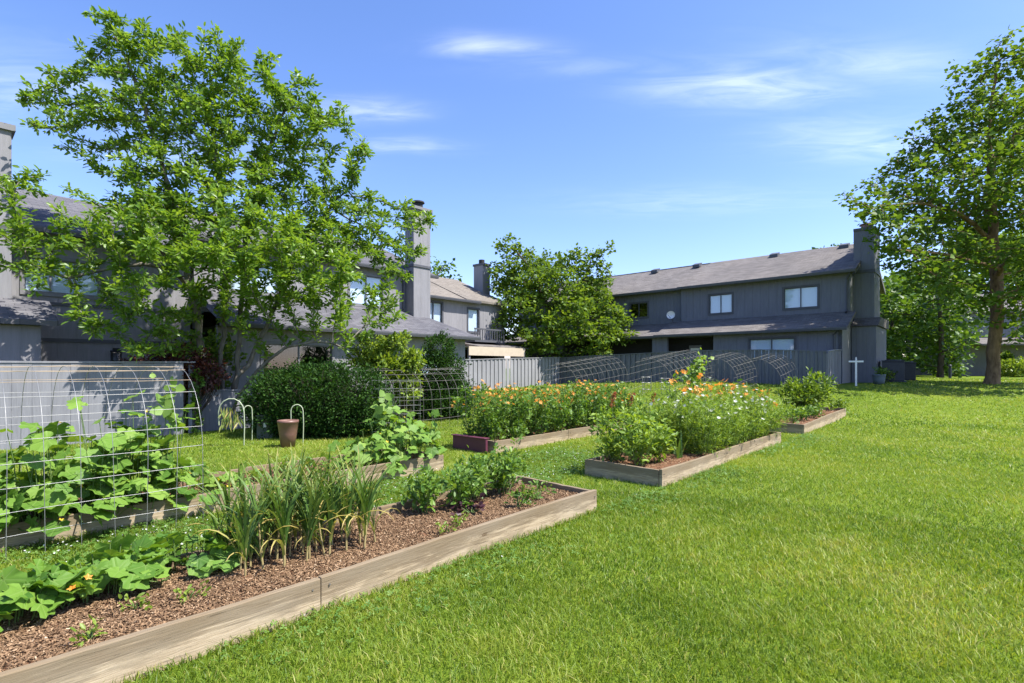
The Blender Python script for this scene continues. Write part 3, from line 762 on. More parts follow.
# ------------------------------------------------------------------ raised beds
def raised_bed(label, u0, u1, v0, v1, h=0.235, chips=2500, soil_h=0.16, liner=False, chipscale=1.0):
    o2 = uv(u0, v0); za = tz(*o2); e2_ = uv(u1, v0); zb_ = tz(*e2_)
    root = empty('raised_bed', (o2[0], o2[1], za), ANG_U)
    root.rotation_euler = (0, -math.atan2(zb_ - za, u1 - u0), ANG_U)
    tag(root, label, 'garden bed')
    Lb, W, t = u1 - u0, v1 - v0, 0.045
    def plank(x0, x1, y0, y1, seed, ax):
        r = random.Random(seed); n = 14; mb = MB()
        A_, B_ = [], []
        # slightly wavy top edge: long planks have warped a little
        pts = [i / n for i in range(n + 1)]
        tops = [h + 0.008 * math.sin(3.1 * q + seed) + r.uniform(-0.002, 0.002) for q in pts]
        outs = [0.008 * math.sin(2.2 * q * 2 + seed * 1.3) for q in pts]
        vv = []
        for q, tp, ow in zip(pts, tops, outs):
            if ax == 'x':
                x = x0 + (x1 - x0) * q
                vv.append([(x, y0 + ow, -0.08), (x, y1 + ow, -0.08), (x, y1 + ow, tp), (x, y0 + ow, tp)])
            else:
                y = y0 + (y1 - y0) * q
                vv.append([(x1 + ow * .3, y, -0.08), (x0 + ow * .3, y, -0.08), (x0 + ow * .3, y, tp), (x1 + ow * .3, y, tp)])
        o = 0
        for rg in vv: mb.v += rg
        for i in range(n):
            for k in range(4):
                a = i * 4 + k; b = i * 4 + (k + 1) % 4; mb.f.append((a, b, b + 4, a + 4))
        mb.f.append((3, 2, 1, 0)); mb.f.append(tuple(n * 4 + k for k in range(4)))
        if ax == 'y':                    # grain runs along the plank: local x is the long axis of the mesh
            ob = mb
            ob.v = [(p[1], -p[0], p[2]) for p in ob.v]
            o_ = ob.build('board', M['board'], root, 0.006); o_.rotation_euler = (0, 0, R(90))
        else: o_ = mb.build('board', M['board'], root, 0.006)
        return o_
    jt = Lb * 0.42                       # the long sides are two planks butted together and screwed to a cleat
    plank(0, jt - .003, 0, t, u0 + 1, 'x'); plank(jt + .003, Lb, .004, t + .004, u0 + 5, 'x')
    plank(0, Lb * .55 - .003, W - t, W, u0 + 2, 'x'); plank(Lb * .55 + .003, Lb, W - t - .003, W - .003, u0 + 6, 'x')
    sc = MB()
    for x_ in (.05, jt - .06, jt + .06, Lb - .05):
        for z_ in (.05, .17): sc.cyl((x_, .02, z_), (x_ + .001, -.012, z_), .006, .006, 8)
    sc.build('screws', M['darkwire'], root)['kind'] = 'stuff'
    MB().box(jt - .09, jt + .09, t + .008, t + .045, -.05, h - .05).build('cleat', M['board'], root)
    plank(0.0, t, t + 0.006, W - t - 0.006, u0 + 3, 'y'); plank(Lb - t, Lb, t + 0.006, W - t - 0.006, u0 + 4, 'y')
    for x_ in (t, Lb - t - 0.085):
        for y_ in (t + 0.012, W - t - 0.097): MB().box(x_ + 0.002, x_ + 0.085, y_, y_ + 0.085, -0.05, h - 0.03).build('corner_post', M['board'], root)
    nxs, nys = int(Lb / 0.06), int(W / 0.06)
    X, Y = np.meshgrid(np.linspace(t * .6, Lb - t * .6, nxs), np.linspace(t * .6, W - t * .6, nys))
    r_ = np.random.default_rng(int(abs(u0) * 10 + v0 * 7))
    Z = soil_h + 0.02 * np.sin(X * 2.3) * np.sin(Y * 5 + X) + r_.normal(0, 0.006, X.shape)
    a, b = np.meshgrid(np.arange(nxs - 1), np.arange(nys - 1)); q = (b * nxs + a).ravel()
    np_obj('soil', np.stack([X, Y, Z], -1).reshape(-1, 3), np.stack([q, q + 1, q + nxs + 1, q + nxs], 1), M['soil'], root, smooth=True)
    if chips:
        n = chips
        cx = r_.uniform(t, Lb - t, n); cy = r_.uniform(t, W - t, n); cz = soil_h + 0.02 * np.sin(cx * 2.3) * np.sin(cy * 5 + cx) + r_.uniform(0.002, 0.018, n)
        ln_ = r_.uniform(0.003, 0.013, n) * chipscale; wd = r_.uniform(0.0018, 0.0045, n) * chipscale
        base = np.array([[-1, -1, 0], [1, -1, 0], [1, 1, 0], [-1, 1, 0]], float)
        Rm = rotmats(r_.uniform(0, 6.28, n), r_.normal(0, 0.4, n), r_.normal(0, 0.4, n))
        S = np.stack([ln_, wd, np.ones(n)], 1)
        Vv = np.einsum('nij,nkj->nki', Rm, base[None] * S[:, None]) + np.stack([cx, cy, cz], 1)[:, None]
        F = np.arange(n * 4).reshape(n, 4)
        tint = np.clip(r_.beta(1.6, 3.2, n), 0, 1)
        o = np_obj('mulch', Vv.reshape(-1, 3), F, L['chip'], root, tint); o['kind'] = 'stuff'
    return root

def rotmats(yaw, pitch, roll):
    cy, sy, cp, sp, cr_, sr = np.cos(yaw), np.sin(yaw), np.cos(pitch), np.sin(pitch), np.cos(roll), np.sin(roll)
    z = np.zeros_like(cy); o = np.ones_like(cy)
    Rz = np.stack([np.stack([cy, -sy, z], -1), np.stack([sy, cy, z], -1), np.stack([z, z, o], -1)], -2)
    Ry = np.stack([np.stack([cp, z, sp], -1), np.stack([z, o, z], -1), np.stack([-sp, z, cp], -1)], -2)
    Rx = np.stack([np.stack([o, z, z], -1), np.stack([z, cr_, -sr], -1), np.stack([z, sr, cr_], -1)], -2)
    return Rz @ Ry @ Rx

BEDS = [(-5.7, 0.0, 0.0, 1.2), (1.6, 7.2, 0.0, 1.25), (9.25, 14.4, 0.03, 1.25), (-5.2, 0.45, 3.12, 4.34), (2.18, 7.8, 3.64, 4.8)]
raised_bed('near wooden raised bed of brown mulch with garlic and squash', *BEDS[0], chips=130000)
raised_bed('wooden raised bed of white and orange flowers at the lawn edge', *BEDS[1], chips=5000, chipscale=1.4)
raised_bed('farthest wooden raised bed with a leafy bush, toward the white post', *BEDS[2], chips=1500, chipscale=1.8)
raised_bed('wooden raised bed under the near-left wire arch with cucumber vines', *BEDS[3], chips=9000, chipscale=1.3)
raised_bed('raised bed of tall orange flowers before the pale fence', *BEDS[4], chips=1500, chipscale=1.8)

# ------------------------------------------------------------------ leaves
def frames(dirs, ups):
    """rotation matrices whose x is along dirs and z near ups"""
    x = dirs / (np.linalg.norm(dirs, axis=1)[:, None] + 1e-9)
    y = np.cross(ups, x); y /= np.linalg.norm(y, axis=1)[:, None] + 1e-9
    z = np.cross(x, y)
    return np.stack([x, y, z], -1)
def place(tv, tf, Rm, P, S, tint):
    n = len(P); m = len(tv)
    S = np.asarray(S)
    sc = S[:, None, None] if S.ndim == 1 else S[:, None, :]
    Vv = np.einsum('nij,nkj->nki', Rm, tv[None] * sc) + P[:, None]
    F = tf[None] + (np.arange(n) * m)[:, None, None]
    return Vv.reshape(-1, 3), F.reshape(-1, tf.shape[1]), np.repeat(tint, len(tf))
# templates: x along the leaf from its stalk, z its normal
T_OVAL = (np.array([[0, 0, 0], [0.35, 0.19, 0.06], [0.75, 0.17, 0.02], [1.0, 0, -0.08], [0.75, -0.17, 0.02], [0.35, -0.19, 0.06], [0.4, 0, 0.0], [0.75, 0, -0.02]]),
          np.array([[0, 6, 1, 1], [6, 7, 2, 1], [7, 3, 2, 2], [0, 5, 6, 6], [5, 4, 7, 6], [4, 3, 7, 7]]))
T_OVAL = (T_OVAL[0], np.array([[0, 6, 1], [6, 7, 1], [7, 2, 1], [7, 3, 2], [0, 5, 6], [5, 4, 6], [4, 7, 6], [4, 3, 7]]))
T_DIAM = (np.array([[0, 0, 0], [0.5, 0.28, 0.05], [1, 0, -0.05], [0.5, -0.28, 0.05]]), np.array([[0, 2, 1], [0, 3, 2]]))
T_BROAD = (np.array([[0, 0, 0], [0.3, 0.42, 0.05], [0.62, 0.34, 0.0], [1.0, 0, -0.1], [0.62, -0.34, 0.0], [0.3, -0.42, 0.05]]), np.array([[0, 2, 1], [0, 3, 2], [0, 4, 3], [0, 5, 4]]))
T_THIN = (np.array([[0, 0, 0], [0.5, 0.085, 0.04], [1, 0, 0.0], [0.5, -0.085, 0.04]]), np.array([[0, 2, 1], [0, 3, 2]]))
def lobed(nl=5, depth=0.28, n=20, curl=0.0, fold=0.0, wav=0.05):
    a = np.linspace(-2.75, 2.75, n); r = (0.62 + 0.38 * np.cos(a * 0.5) ** 2) * (1 - depth * (0.5 - 0.5 * np.cos(a * nl * 1.14 + np.pi * (nl % 2 == 0))))
    v = [[0, 0, 0.0]] + [[0.05 + rr * math.cos(t) * 0.62, rr * math.sin(t) * 0.66, -0.10 * rr * rr + wav * math.cos(t * 7 + curl) - curl * (rr * math.cos(t)) ** 2 * .3 + fold * abs(rr * math.sin(t)) * .5] for t, rr in zip(a, r)]
    f = [[0, i, i + 1] for i in range(1, n)]
    v = np.array(v); l = v.copy(); l[:, 2] = 0
    return v, np.array(f), l
T_LOBED = [lobed(), lobed(5, .33, 20, .3, .15, .05), lobed(5, .24, 20, -.2, .25, .06), lobed(5, .3, 20, .5, -.12, .06)]

# ------------------------------------------------------------------ trees (space colonisation)
class Skel:
    def __init__(s): s.P = []; s.par = []; s.fix = {}
    def stem(s, pts, parent=-1, r=None, seg=0.35):
        """adds a hand placed limb through pts; returns index of its nodes"""
        pts = [np.array(p, float) for p in pts]; ids = []
        last = parent
        if parent < 0: s.P.append(pts[0]); s.par.append(-1); last = 0 if len(s.P) == 1 else len(s.P) - 1; ids.append(last)
        cur = pts[0] if parent < 0 else s.P[parent]
        seq = pts[1:] if parent < 0 else pts
        # Catmull-Rom through the points
        ctrl = [cur] + seq
        for i in range(len(ctrl) - 1):
            p0 = ctrl[max(0, i - 1)]; p1 = ctrl[i]; p2 = ctrl[i + 1]; p3 = ctrl[min(len(ctrl) - 1, i + 2)]
            n = max(1, int(np.linalg.norm(p2 - p1) / seg))
            for k in range(1, n + 1):
                t = k / n
                q = 0.5 * ((2 * p1) + (-p0 + p2) * t + (2 * p0 - 5 * p1 + 4 * p2 - p3) * t ** 2 + (-p0 + 3 * p1 - 3 * p2 + p3) * t ** 3)
                q = q + rng.normal(0, 0.025, 3)
                s.P.append(q); s.par.append(last); last = len(s.P) - 1; ids.append(last)
        return ids
    def nearest(s, p):
        return int(np.argmin(np.linalg.norm(np.array(s.P) - np.array(p), axis=1)))
    def grow(s, A, step=0.28, infl=3.0, kill=0.35, iters=70, up=0.04):
        A = np.asarray(A, float); alive = np.ones(len(A), bool)
        P = list(s.P)
        near = np.full(len(A), -1); dist = np.full(len(A), 1e9)
        def upd(i0):
            for i in range(i0, len(P)):
                d = np.linalg.norm(A - P[i], axis=1); m = d < dist; dist[m] = d[m]; near[m] = i
        upd(0)
        for it in range(iters):
            act = alive & (dist < infl)
            if not act.any(): 
                infl *= 1.5
                if infl > 30: break
                continue
            idx = near[act]; vec = A[act] - np.array(P)[idx]; vec /= np.linalg.norm(vec, axis=1)[:, None] + 1e-9
            nch = getattr(s, 'nch', {})
            s.nch = nch
            acc = {}
            for i, v_ in zip(idx, vec):
                if nch.get(int(i), 0) >= 3: continue
                if i in acc: acc[i] += v_
                else: acc[i] = v_.copy()
            n0 = len(P)
            for i, v_ in acc.items():
                v_ = v_ / (np.linalg.norm(v_) + 1e-9) + np.array([0, 0, up]) + rng.normal(0, 0.10, 3); v_ /= np.linalg.norm(v_) + 1e-9
                nch[int(i)] = nch.get(int(i), 0) + 1
                P.append(P[i] + v_ * step); s.par.append(int(i))
            if len(P) == n0: break
            upd(n0)
            alive &= dist > kill
            if len(P) > 9000: break
        s.P = P
    def radii(s, tip=0.008, e=2.3, rmax=None):
        n = len(s.P); r = np.zeros(n); kids = [[] for _ in range(n)]
        for i, p in enumerate(s.par):
            if p >= 0: kids[p].append(i)
        acc = np.zeros(n)
        for i in range(n - 1, -1, -1):
            if not kids[i]: acc[i] = tip ** e
            r[i] = acc[i] ** (1 / e)
            if s.par[i] >= 0: acc[s.par[i]] += acc[i]
        if rmax: r *= 1.0; r = np.where(r > tip, tip + (r - tip) * (rmax - tip) / (r.max() - tip), r)
        s.r = r; s.kids = kids; return r
    def mesh(s, name, mat, parent, flare=1.0, off=(0, 0, 0), rmin=0.0):
        P = np.array(s.P) - np.array(off); acc = Acc()
        main = {i: max(k, key=lambda j: s.r[j]) for i, k in enumerate(s.kids) if k}
        seen = set()
        for i in range(len(P)):
            p = s.par[i]
            if p >= 0 and main.get(p) == i: continue
            chain = [p, i] if p >= 0 else [i]
            while chain[-1] in main: chain.append(main[chain[-1]])
            if len(chain) < 2: continue
            rr = s.r[chain].copy()
            if p >= 0: rr[0] = min(rr[0], rr[1] * 1.15)
            elif flare > 1: rr[0] *= flare; rr[1] *= 1 + (flare - 1) * 0.35
            if rr.max() < rmin: continue
            Vv, F = tube_np(P[chain], np.maximum(rr, 0.004), 10 if rr.max() > 0.12 else (6 if rr.max() > 0.03 else 4))
            acc.add(Vv, F)
        return acc.build(name, mat, parent, smooth=True)
    def twigs(s, rmax):
        r = s.r; return np.array([i for i in range(len(s.P)) if r[i] <= rmax and s.par[i] >= 0])

def crown(sk, name, mat, parent, off, tmpl, per, size, spread, rmax=0.02, upness=0.5, droop=0.0, seed=1, jit=0.35):
    r_ = np.random.default_rng(seed)
    P = np.array(sk.P); tw = sk.twigs(rmax)
    D = P[tw] - P[np.array(sk.par)[tw]]; D /= np.linalg.norm(D, axis=1)[:, None] + 1e-9
    idx = np.repeat(np.arange(len(tw)), per); n = len(idx)
    d = D[idx] * 0.55 + r_.normal(0, 0.75, (n, 3)); d[:, 2] = d[:, 2] * 0.6 - droop + 0.12
    d /= np.linalg.norm(d, axis=1)[:, None]
    pos = P[tw][idx] - D[idx] * r_.uniform(0, 0.25, n)[:, None] + d * spread * r_.uniform(0.1, 1, n)[:, None] + r_.normal(0, spread * jit, (n, 3))
    up = np.array([0, 0, upness]) + r_.normal(0, 0.45, (n, 3)); up /= np.linalg.norm(up, axis=1)[:, None]
    Rm = frames(d, up)
    sz = size * r_.uniform(0.45, 1.25, n)
    clump = r_.uniform(0, 1, len(tw))[idx]
    tint = np.clip(0.45 * clump + 0.55 * r_.uniform(0, 1, n), 0, 1)
    Vv, F, t = place(tmpl[0], tmpl[1], Rm, pos - np.array(off), sz, tint)
    return np_obj(name, Vv, F, mat, parent, t)

def blobpts(blobs, dens, seed=3):
    r_ = np.random.default_rng(seed); out_ = []
    for (c, rad) in blobs:
        rad = np.array(rad if hasattr(rad, '__len__') else (rad, rad, rad), float)
        n = max(6, int(dens * 4.19 * rad.prod()))
        q = r_.normal(0, 1, (n, 3)); q /= np.linalg.norm(q, axis=1)[:, None]; q *= (r_.uniform(0, 1, n) ** 0.45)[:, None]
        out_.append(np.array(c) + q * rad)
    return np.concatenate(out_)

# ---- big multi-stemmed tree at the left
tb = np.array([-7.35, 13.9, 0.0])
MT = tag(empty('tree', tuple(tb)), 'large bright green multi-stemmed tree arching over the left houses', 'tree')
sk = Skel()
root = sk.stem([tb, tb + np.array([0, 0, 0.25])])[-1]
s1 = sk.stem([at(207, 385, 13.8), at(200, 320, 13.7), at(192, 290, 13.6), at(178, 225, 13.7), at(158, 150, 13.9), at(135, 80, 14.0), at(112, 30, 14.1)], root)
s2 = sk.stem([at(222, 390, 14.0), at(224, 320, 14.1), at(226, 250, 14.2), at(218, 170, 14.2), at(210, 95, 14.0)], root)
s3 = sk.stem([at(236, 385, 14.1), at(242, 310, 14.3), at(246, 240, 14.5), at(262, 170, 14.5), at(285, 110, 14.4)], root)
s4 = sk.stem([at(240, 395, 13.6), at(258, 372, 13.4), at(285, 348, 13.3), at(316, 341, 13.4), at(345, 348, 13.6)], root)
s5 = sk.stem([at(255, 350, 14.4), at(278, 300, 14.8), at(300, 250, 15.0), at(335, 200, 15.2)], sk.nearest(at(236, 385, 14.1)))
s6 = sk.stem([at(180, 277, 13.2), at(165, 268, 12.8), at(120, 266, 12.3), at(70, 278, 11.9), at(30, 262, 11.6)], sk.nearest(at(192, 290, 13.6)))
bl = []
for (px, py, Y, r_) in [(120, 30, 14.1, .75), (155, 50, 14.1, .95), (205, 62, 14, 1.0), (100, 70, 14, .8), (60, 95, 13.7, .75), (48, 112, 13.5, .55), (255, 85, 14.2, 1.1),
                        (310, 118, 14.4, 1.05), (345, 150, 14.7, .8), (150, 110, 14, 1.2), (210, 130, 14, 1.3), (270, 150, 14.3, 1.3), (95, 135, 13.6, .9), (60, 130, 13.4, .6),
                        (160, 185, 13.7, 1.2), (225, 195, 13.8, 1.2), (300, 195, 14.6, 1.2), (350, 195, 15, .7), (130, 225, 11.9, .8), (185, 245, 11.8, .9), (250, 250, 12.0, .9), (160, 262, 11.4, .7), (215, 262, 11.5, .7), (280, 240, 12.2, .8), (320, 270, 12.6, .8), (130, 225, 13.2, .8), (195, 235, 13.4, .9), (260, 240, 13.9, .9),
                        (310, 245, 14.5, 1.1), (360, 240, 15.2, .9), (405, 220, 16, .75), (412, 245, 16, .6), (385, 262, 15.4, .6), (40, 185, 12.3, .5), (10, 200, 11.7, .6), (5, 180, 11.6, .4), (25, 245, 11.7, .7), (60, 225, 12.0, .6),
                        (80, 262, 12.2, .6), (10, 270, 11.4, .5), (105, 300, 12.0, .5), (135, 315, 11.9, .6), (160, 330, 12, .55), (120, 340, 11.8, .45), (330, 290, 14.2, .9), (370, 300, 14.6, .6), (290, 285, 14, .8),
                        (350, 335, 13.7, .6), (390, 320, 14, .5), (215, 300, 13.6, .6), (255, 310, 13.9, .5), (110, 290, 11.6, .45), (150, 300, 11.6, .5), (95, 325, 11.5, .4), (130, 350, 11.5, .35), (170, 285, 11.9, .5), (30, 285, 11.2, .4), (50, 240, 11.5, .5), (335, 320, 13.3, .5), (300, 320, 13.0, .45), (418, 225, 16.2, .6), (400, 270, 15.8, .6), (200, 265, 12.6, .8), (270, 275, 13.0, .8), (330, 265, 13.8, .9), (240, 220, 12.8, .8), (160, 215, 12.4, .7)]:
    bl.append((at(px, py, Y), (r_ * 1.12, r_ * 1.15, r_ * 0.92)))
bl += [(at(px, py, Y), (r_, r_, r_ * .85)) for px, py, Y, r_ in [(150, 205, 13.0, .9), (205, 210, 13.0, 1.0), (255, 205, 13.4, 1.0), (300, 225, 13.8, .9), (345, 225, 14.6, .8), (375, 240, 15.4, .7), (110, 250, 12.2, .7), (230, 290, 12.6, .7), (285, 300, 13.0, .7), (345, 285, 13.8, .7), (385, 285, 14.6, .6), (190, 300, 12.4, .6), (140, 290, 11.6, .6), (105, 320, 11.4, .45), (150, 345, 11.6, .4), (355, 160, 14.8, .7), (330, 125, 14.6, .7), (15, 225, 11.4, .5), (45, 262, 11.6, .5)]]
sk.grow(blobpts(bl, 18, 5), step=0.22, infl=2.2, kill=0.27, iters=70)
sk.radii(0.007, 2.25, 0.13)
sk.mesh('trunk', M['bark_pale'], MT, 1.3, tb)
crown(sk, 'crown', L['magnolia'], MT, tb, T_OVAL, 29, 0.152, 0.105, 0.0195, 0.75, 0.0, 2, 0.30)

# ---- big shade tree at the right
rb_ = ground(991, 384)
RT = tag(empty('tree', tuple(rb_)), 'tall spreading shade tree with a thick brown trunk on the right lawn', 'tree')
sk = Skel()
Y = rb_[1]
sk.stem([rb_ + np.array([0, 0, -0.1]), at(994, 340, Y), at(997, 300, Y), at(994, 250, Y), at(991, 190, Y), at(990, 120, Y), at(998, 60, Y)], seg=0.5)
for pp in ([(985, 235, 0), (960, 215, -1), (925, 205, -2), (880, 205, -2.5)], [(1000, 270, -.5), (1030, 240, -1.5), (1080, 220, -2)], [(985, 190, .5), (960, 160, 1), (930, 140, 1.5)],
           [(995, 160, 0), (1030, 120, 0), (1070, 90, .5)], [(985, 265, -.7), (950, 255, -2), (900, 250, -3)], [(998, 300, -.5), (1020, 290, -2), (1050, 300, -3)]):
    q = [at(a, b, Y + c) for a, b, c in pp]; sk.stem(q, sk.nearest(q[0]), seg=0.5)
bl = []
for (px, py, dY, r_) in [(1000, 50, 0, 1.2), (985, 75, 0, 1.5), (1030, 70, 0, 1.8), (960, 105, 0, 1.5), (1000, 120, -1, 1.9), (1050, 120, 0, 2.2), (935, 135, 0.5, 1.5), (970, 160, -1.5, 1.9), (915, 165, 1, 1.4),
                         (890, 185, 0, 1.4), (865, 200, -.5, 1.0), (925, 200, -1.5, 1.7), (960, 215, 1.5, 2.0), (1020, 190, -2, 2.2), (1070, 180, 0, 2.5), (885, 215, -2, 1.0), (900, 240, -1.5, 1.2), (940, 250, -2, 1.5),
                         (985, 255, 3, 1.5), (1030, 250, -2.5, 1.8), (1085, 245, 0, 2.2), (920, 270, -1, 1.1), (955, 285, -2, 1.0), (1020, 295, -3, 1.3), (985, 300, -2.5, .9), (1060, 300, -2, 1.6), (850, 195, 0, .7), (1110, 130, 0, 2.2), (1120, 200, 0, 2.2), (1000, 220, 3.5, 2.2), (1040, 150, 3.5, 2.4), (970, 130, 3, 1.8), (1030, 315, -1.5, 1.2), (965, 300, -1.5, .9), (905, 255, .5, 1.2), (880, 230, -1, 1.0), (945, 230, 2.5, 1.6), (920, 290, 0, .9), (1015, 335, -2, .7), (1060, 330, -1, 1.0), (960, 290, -3, 1.0), (1045, 290, -3, 1.3), (935, 265, -3, 1.1), (900, 225, -3, 1.1), (890, 245, -2, .9), (960, 270, 3, 1.5), (1030, 275, 3, 1.6)]:
    bl.append((at(px, py, Y + dY), (r_, r_ * 1.1, r_ * 0.62)))
sk.grow(blobpts(bl, 6.5, 8), step=0.38, infl=3.5, kill=0.45, iters=60)
sk.radii(0.010, 2.3, 0.24)
sk.mesh('trunk', M['bark_brown'], RT, 1.35, rb_)
crown(sk, 'crown', L['maple'], RT, rb_, T_BROAD, 15, 0.20, 0.25, 0.04, 0.9, 0.1, 4)

# ---- courtyard tree behind the fence corner
cb = np.array([2.7, 32.2, tz(2.7, 32.2)])
CT = tag(empty('tree', tuple(cb)), 'rounded green tree standing behind the fence corner between the houses', 'tree')
sk = Skel(); Y = 32.2
sk.stem([cb, at(553, 345, Y), at(548, 310, Y), at(530, 270, Y), at(515, 250, Y)], seg=0.5)
sk.stem([at(570, 310, Y), at(585, 280, Y), at(590, 262, Y)], sk.nearest(at(553, 345, Y)), seg=0.5)
bl = []
for (px, py, dY, r_) in [(510, 248, 0, .9), (525, 262, 0, 1.2), (505, 275, 0, 1.2), (540, 285, -1, 1.5), (500, 300, 0, 1.0), (520, 310, -1.5, 1.5), (560, 290, -1, 1.5), (575, 265, 0, 1.1), (600, 258, 0, .7), (608, 250, 0, .45), (595, 280, 0, 1.2),
                         (600, 310, -1, 1.4), (570, 320, -2, 1.6), (618, 330, -1, 1.1), (540, 335, -2, 1.5), (505, 330, -1, 1.2), (600, 340, -2, 1.3), (548, 270, 1.5, 1.4), (525, 290, 2, 1.6), (590, 300, 2, 1.6), (626, 318, 0, .5)]:
    bl.append((at(px, py, Y + dY), (r_, r_ * 1.1, r_ * 0.85)))
sk.grow(blobpts(bl, 10, 9), step=0.38, infl=3, kill=0.42, iters=50)
sk.radii(0.010, 2.3, 0.22)
sk.mesh('trunk', M['bark_dark'], CT, 1.3, cb)
crown(sk, 'crown', L['mid'], CT, cb, T_BROAD, 26, 0.20, 0.30, 0.045, 0.7, 0.05, 6)

# ---- simple background trees
def bg_tree(label, x, y, h, rad, mat, seed, dens=1.2, leaf=0.42, n=9, low=0.25):
    z0 = tz(x, y); b = np.array([x, y, z0]); r_ = np.random.default_rng(seed)
    t = tag(empty('tree', (x, y, z0)), label, 'tree')
    s = Skel(); s.stem([b, b + np.array([r_.normal(0, .2), 0, h * 0.35]), b + np.array([r_.normal(0, .4), 0, h * 0.75])], seg=0.8)
    bl = []
    for i in range(n):
        k = i / n; a = i * 2.4
        rr = rad * (0.62 * math.sin(math.pi * min(1, 0.25 + 0.75 * (1 - k)))) 
        bl.append((b + np.array([rr * math.cos(a), rr * math.sin(a), h * (low + (0.9 - low) * k)]), (rad * 0.5, rad * 0.5, h * 0.15)))
    s.grow(blobpts(bl, dens, seed), step=0.6, infl=5, kill=0.7, iters=40)
    s.radii(0.015, 2.3, h * 0.022)
    s.mesh('trunk', M['bark_dark'], t, 1.3, b)
    crown(s, 'crown', mat, t, b, T_BROAD, 24, leaf * .8, leaf * 1.3, 0.07, 0.6, 0.05, seed)
    return t
bg_tree('leafy tree just right of the slate end wall, low and bright', 30.5, 43, 7.5, 3.3, L['far'], 21, low=0.08)
bg_tree('taller dim tree behind the slate gable, partly under the shade tree', 36, 52, 11, 4.6, L['far'], 22, 0.8, low=0.1)
bg_tree('bushy tree left of the far grey house', 34.5, 42, 6.0, 2.6, L['far'], 23, low=0.1)
bg_tree('dark tree at the right edge behind the far house', 62, 62, 12, 5.0, L['maple'], 24, 0.7, low=0.1)
bg_tree('broad bright tree filling the view right of the slate gable', 27.5, 40.0, 8.5, 3.4, L['far'], 31, 1.2, low=0.05)
bg_tree('wide tree far behind the gap right of the slate gable', 36, 60, 12, 7, L['far'], 32, 0.5, 0.6, low=0.05)
bg_tree('tall rounded tree between the slate gable and the far grey house', 31.5, 39.0, 8.6, 3.2, L['far'], 33, 1.2, low=0.1)
bg_tree('tree crowding the left corner of the far grey house', 35.0, 43.5, 8.0, 2.4, L['far'], 34, 1.2, low=0.1)
bg_tree('big tree rising over the roof of the far grey house', 52, 60, 17, 7.5, L['maple'], 35, 0.4, 0.6)
bg_tree('distant tree whose tip shows above the roof of the slate block', 28.5, 48, 12.6, 3.0, L['far'], 25, 0.8)
bg_tree('distant tree whose tip shows over the tan roof', -6.8, 43, 10.4, 2.6, L['far'], 26, 0.8)
bg_tree('dark round tree behind the trunk of the shade tree', 41.5, 39.5, 6.0, 2.6, L['maple'], 27, low=0.06)
bg_tree('tree filling the gap beyond the slate gable', 24.8, 46, 9, 3.4, L['far'], 28, 0.9, low=0.06)
bg_tree('tree far behind between two bushy trees on the right', 44, 66, 11, 6.5, L['far'], 29, 0.5, 0.6, low=0.05)

# ------------------------------------------------------------------ shrubs
def shrub(name, label, base, blobs, mat, n, size, tmpl=T_DIAM, cat='shrub', stem_mat=None, seed=1, shell=0.55, upness=0.6, group=None, droop=0.0, clump=0.22):
    """blobs: (centre offset, radii). Leaves fill the outer volume of the union of blobs in small sprays on twigs"""
    r_ = np.random.default_rng(seed); base = np.array(base, float)
    root = tag(empty(name, tuple(base)), label, cat, group)
    vol = np.array([np.prod(b[1]) ** (2 / 3) for b in blobs]); ns = (n * vol / vol.sum()).astype(int)
    P, D = [], []
    acc = Acc()
    for (c, rad), k in zip(blobs, ns):
        c = np.array(c, float); rad = np.array(rad, float)
        spr = max(4, k // 14)
        q = r_.normal(0, 1, (spr, 3)); q /= np.linalg.norm(q, axis=1)[:, None]
        rr = shell + (1 - shell) * r_.uniform(0, 1, spr) ** 0.6
        rr *= 1 + 0.10 * np.sin(q[:, 0] * 5 + seed) * np.cos(q[:, 2] * 6) + r_.normal(0, 0.05, spr)
        cen = c + q * rad * rr[:, None]
        cen[:, 2] = np.maximum(cen[:, 2], 0.03)
        for j in range(0, spr, 3):      # twigs
            mid = (cen[j] * 0.55 + np.array([c[0] * .4, c[1] * .4, 0.1]))
            Vv, F = tube_np(np.array([[c[0] * 0.3, c[1] * 0.3, 0.0], mid, cen[j]]), np.array([0.012, 0.008, 0.004]), 4); acc.add(Vv, F)
        m = k // spr + 1
        off_ = r_.normal(0, 1, (spr, m, 3)) * clump * rad.mean() * 0.5
        pos = (cen[:, None] + off_).reshape(-1, 3)
        dd = (q[:, None] * 0.8 + r_.normal(0, 0.6, (spr, m, 3))).reshape(-1, 3); dd[:, 2] += 0.15 - droop
        P.append(pos); D.append(dd)
    P = np.concatenate(P); D = np.concatenate(D); N_ = len(P)
    P[:, 2] = np.maximum(P[:, 2], 0.02)
    up = np.array([0, 0, upness]) + r_.normal(0, 0.5, (N_, 3))
    Vv, F, t = place(tmpl[0], tmpl[1], frames(D, up), P, size * r_.uniform(0.6, 1.25, N_), r_.uniform(0, 1, N_))
    np_obj('foliage', Vv, F, mat, root, t)
    acc.build('stems', stem_mat or M['bark_dark'], root)
    return root

# dark clipped bush
yb = np.array([at(318, 440, 12.6)[0], 12.6, 0.0])
shrub('evergreen_bush', 'large dark evergreen bush behind the brown pot', yb,
      [((-.75, 0, .85), (.95, .9, .78)), ((0, -.1, .95), (1.0, .95, .82)), ((.8, .1, .88), (.9, .9, .78)), ((-1.2, .1, .6), (.55, .7, .55)), ((1.2, .2, .6), (.5, .7, .55)), ((.3, -.3, .5), (1.2, .6, .5)), ((-.4, -.3, .5), (1.1, .6, .5))],
      L['yew'], 40000, 0.07, T_DIAM, seed=11, shell=.62, clump=.17)
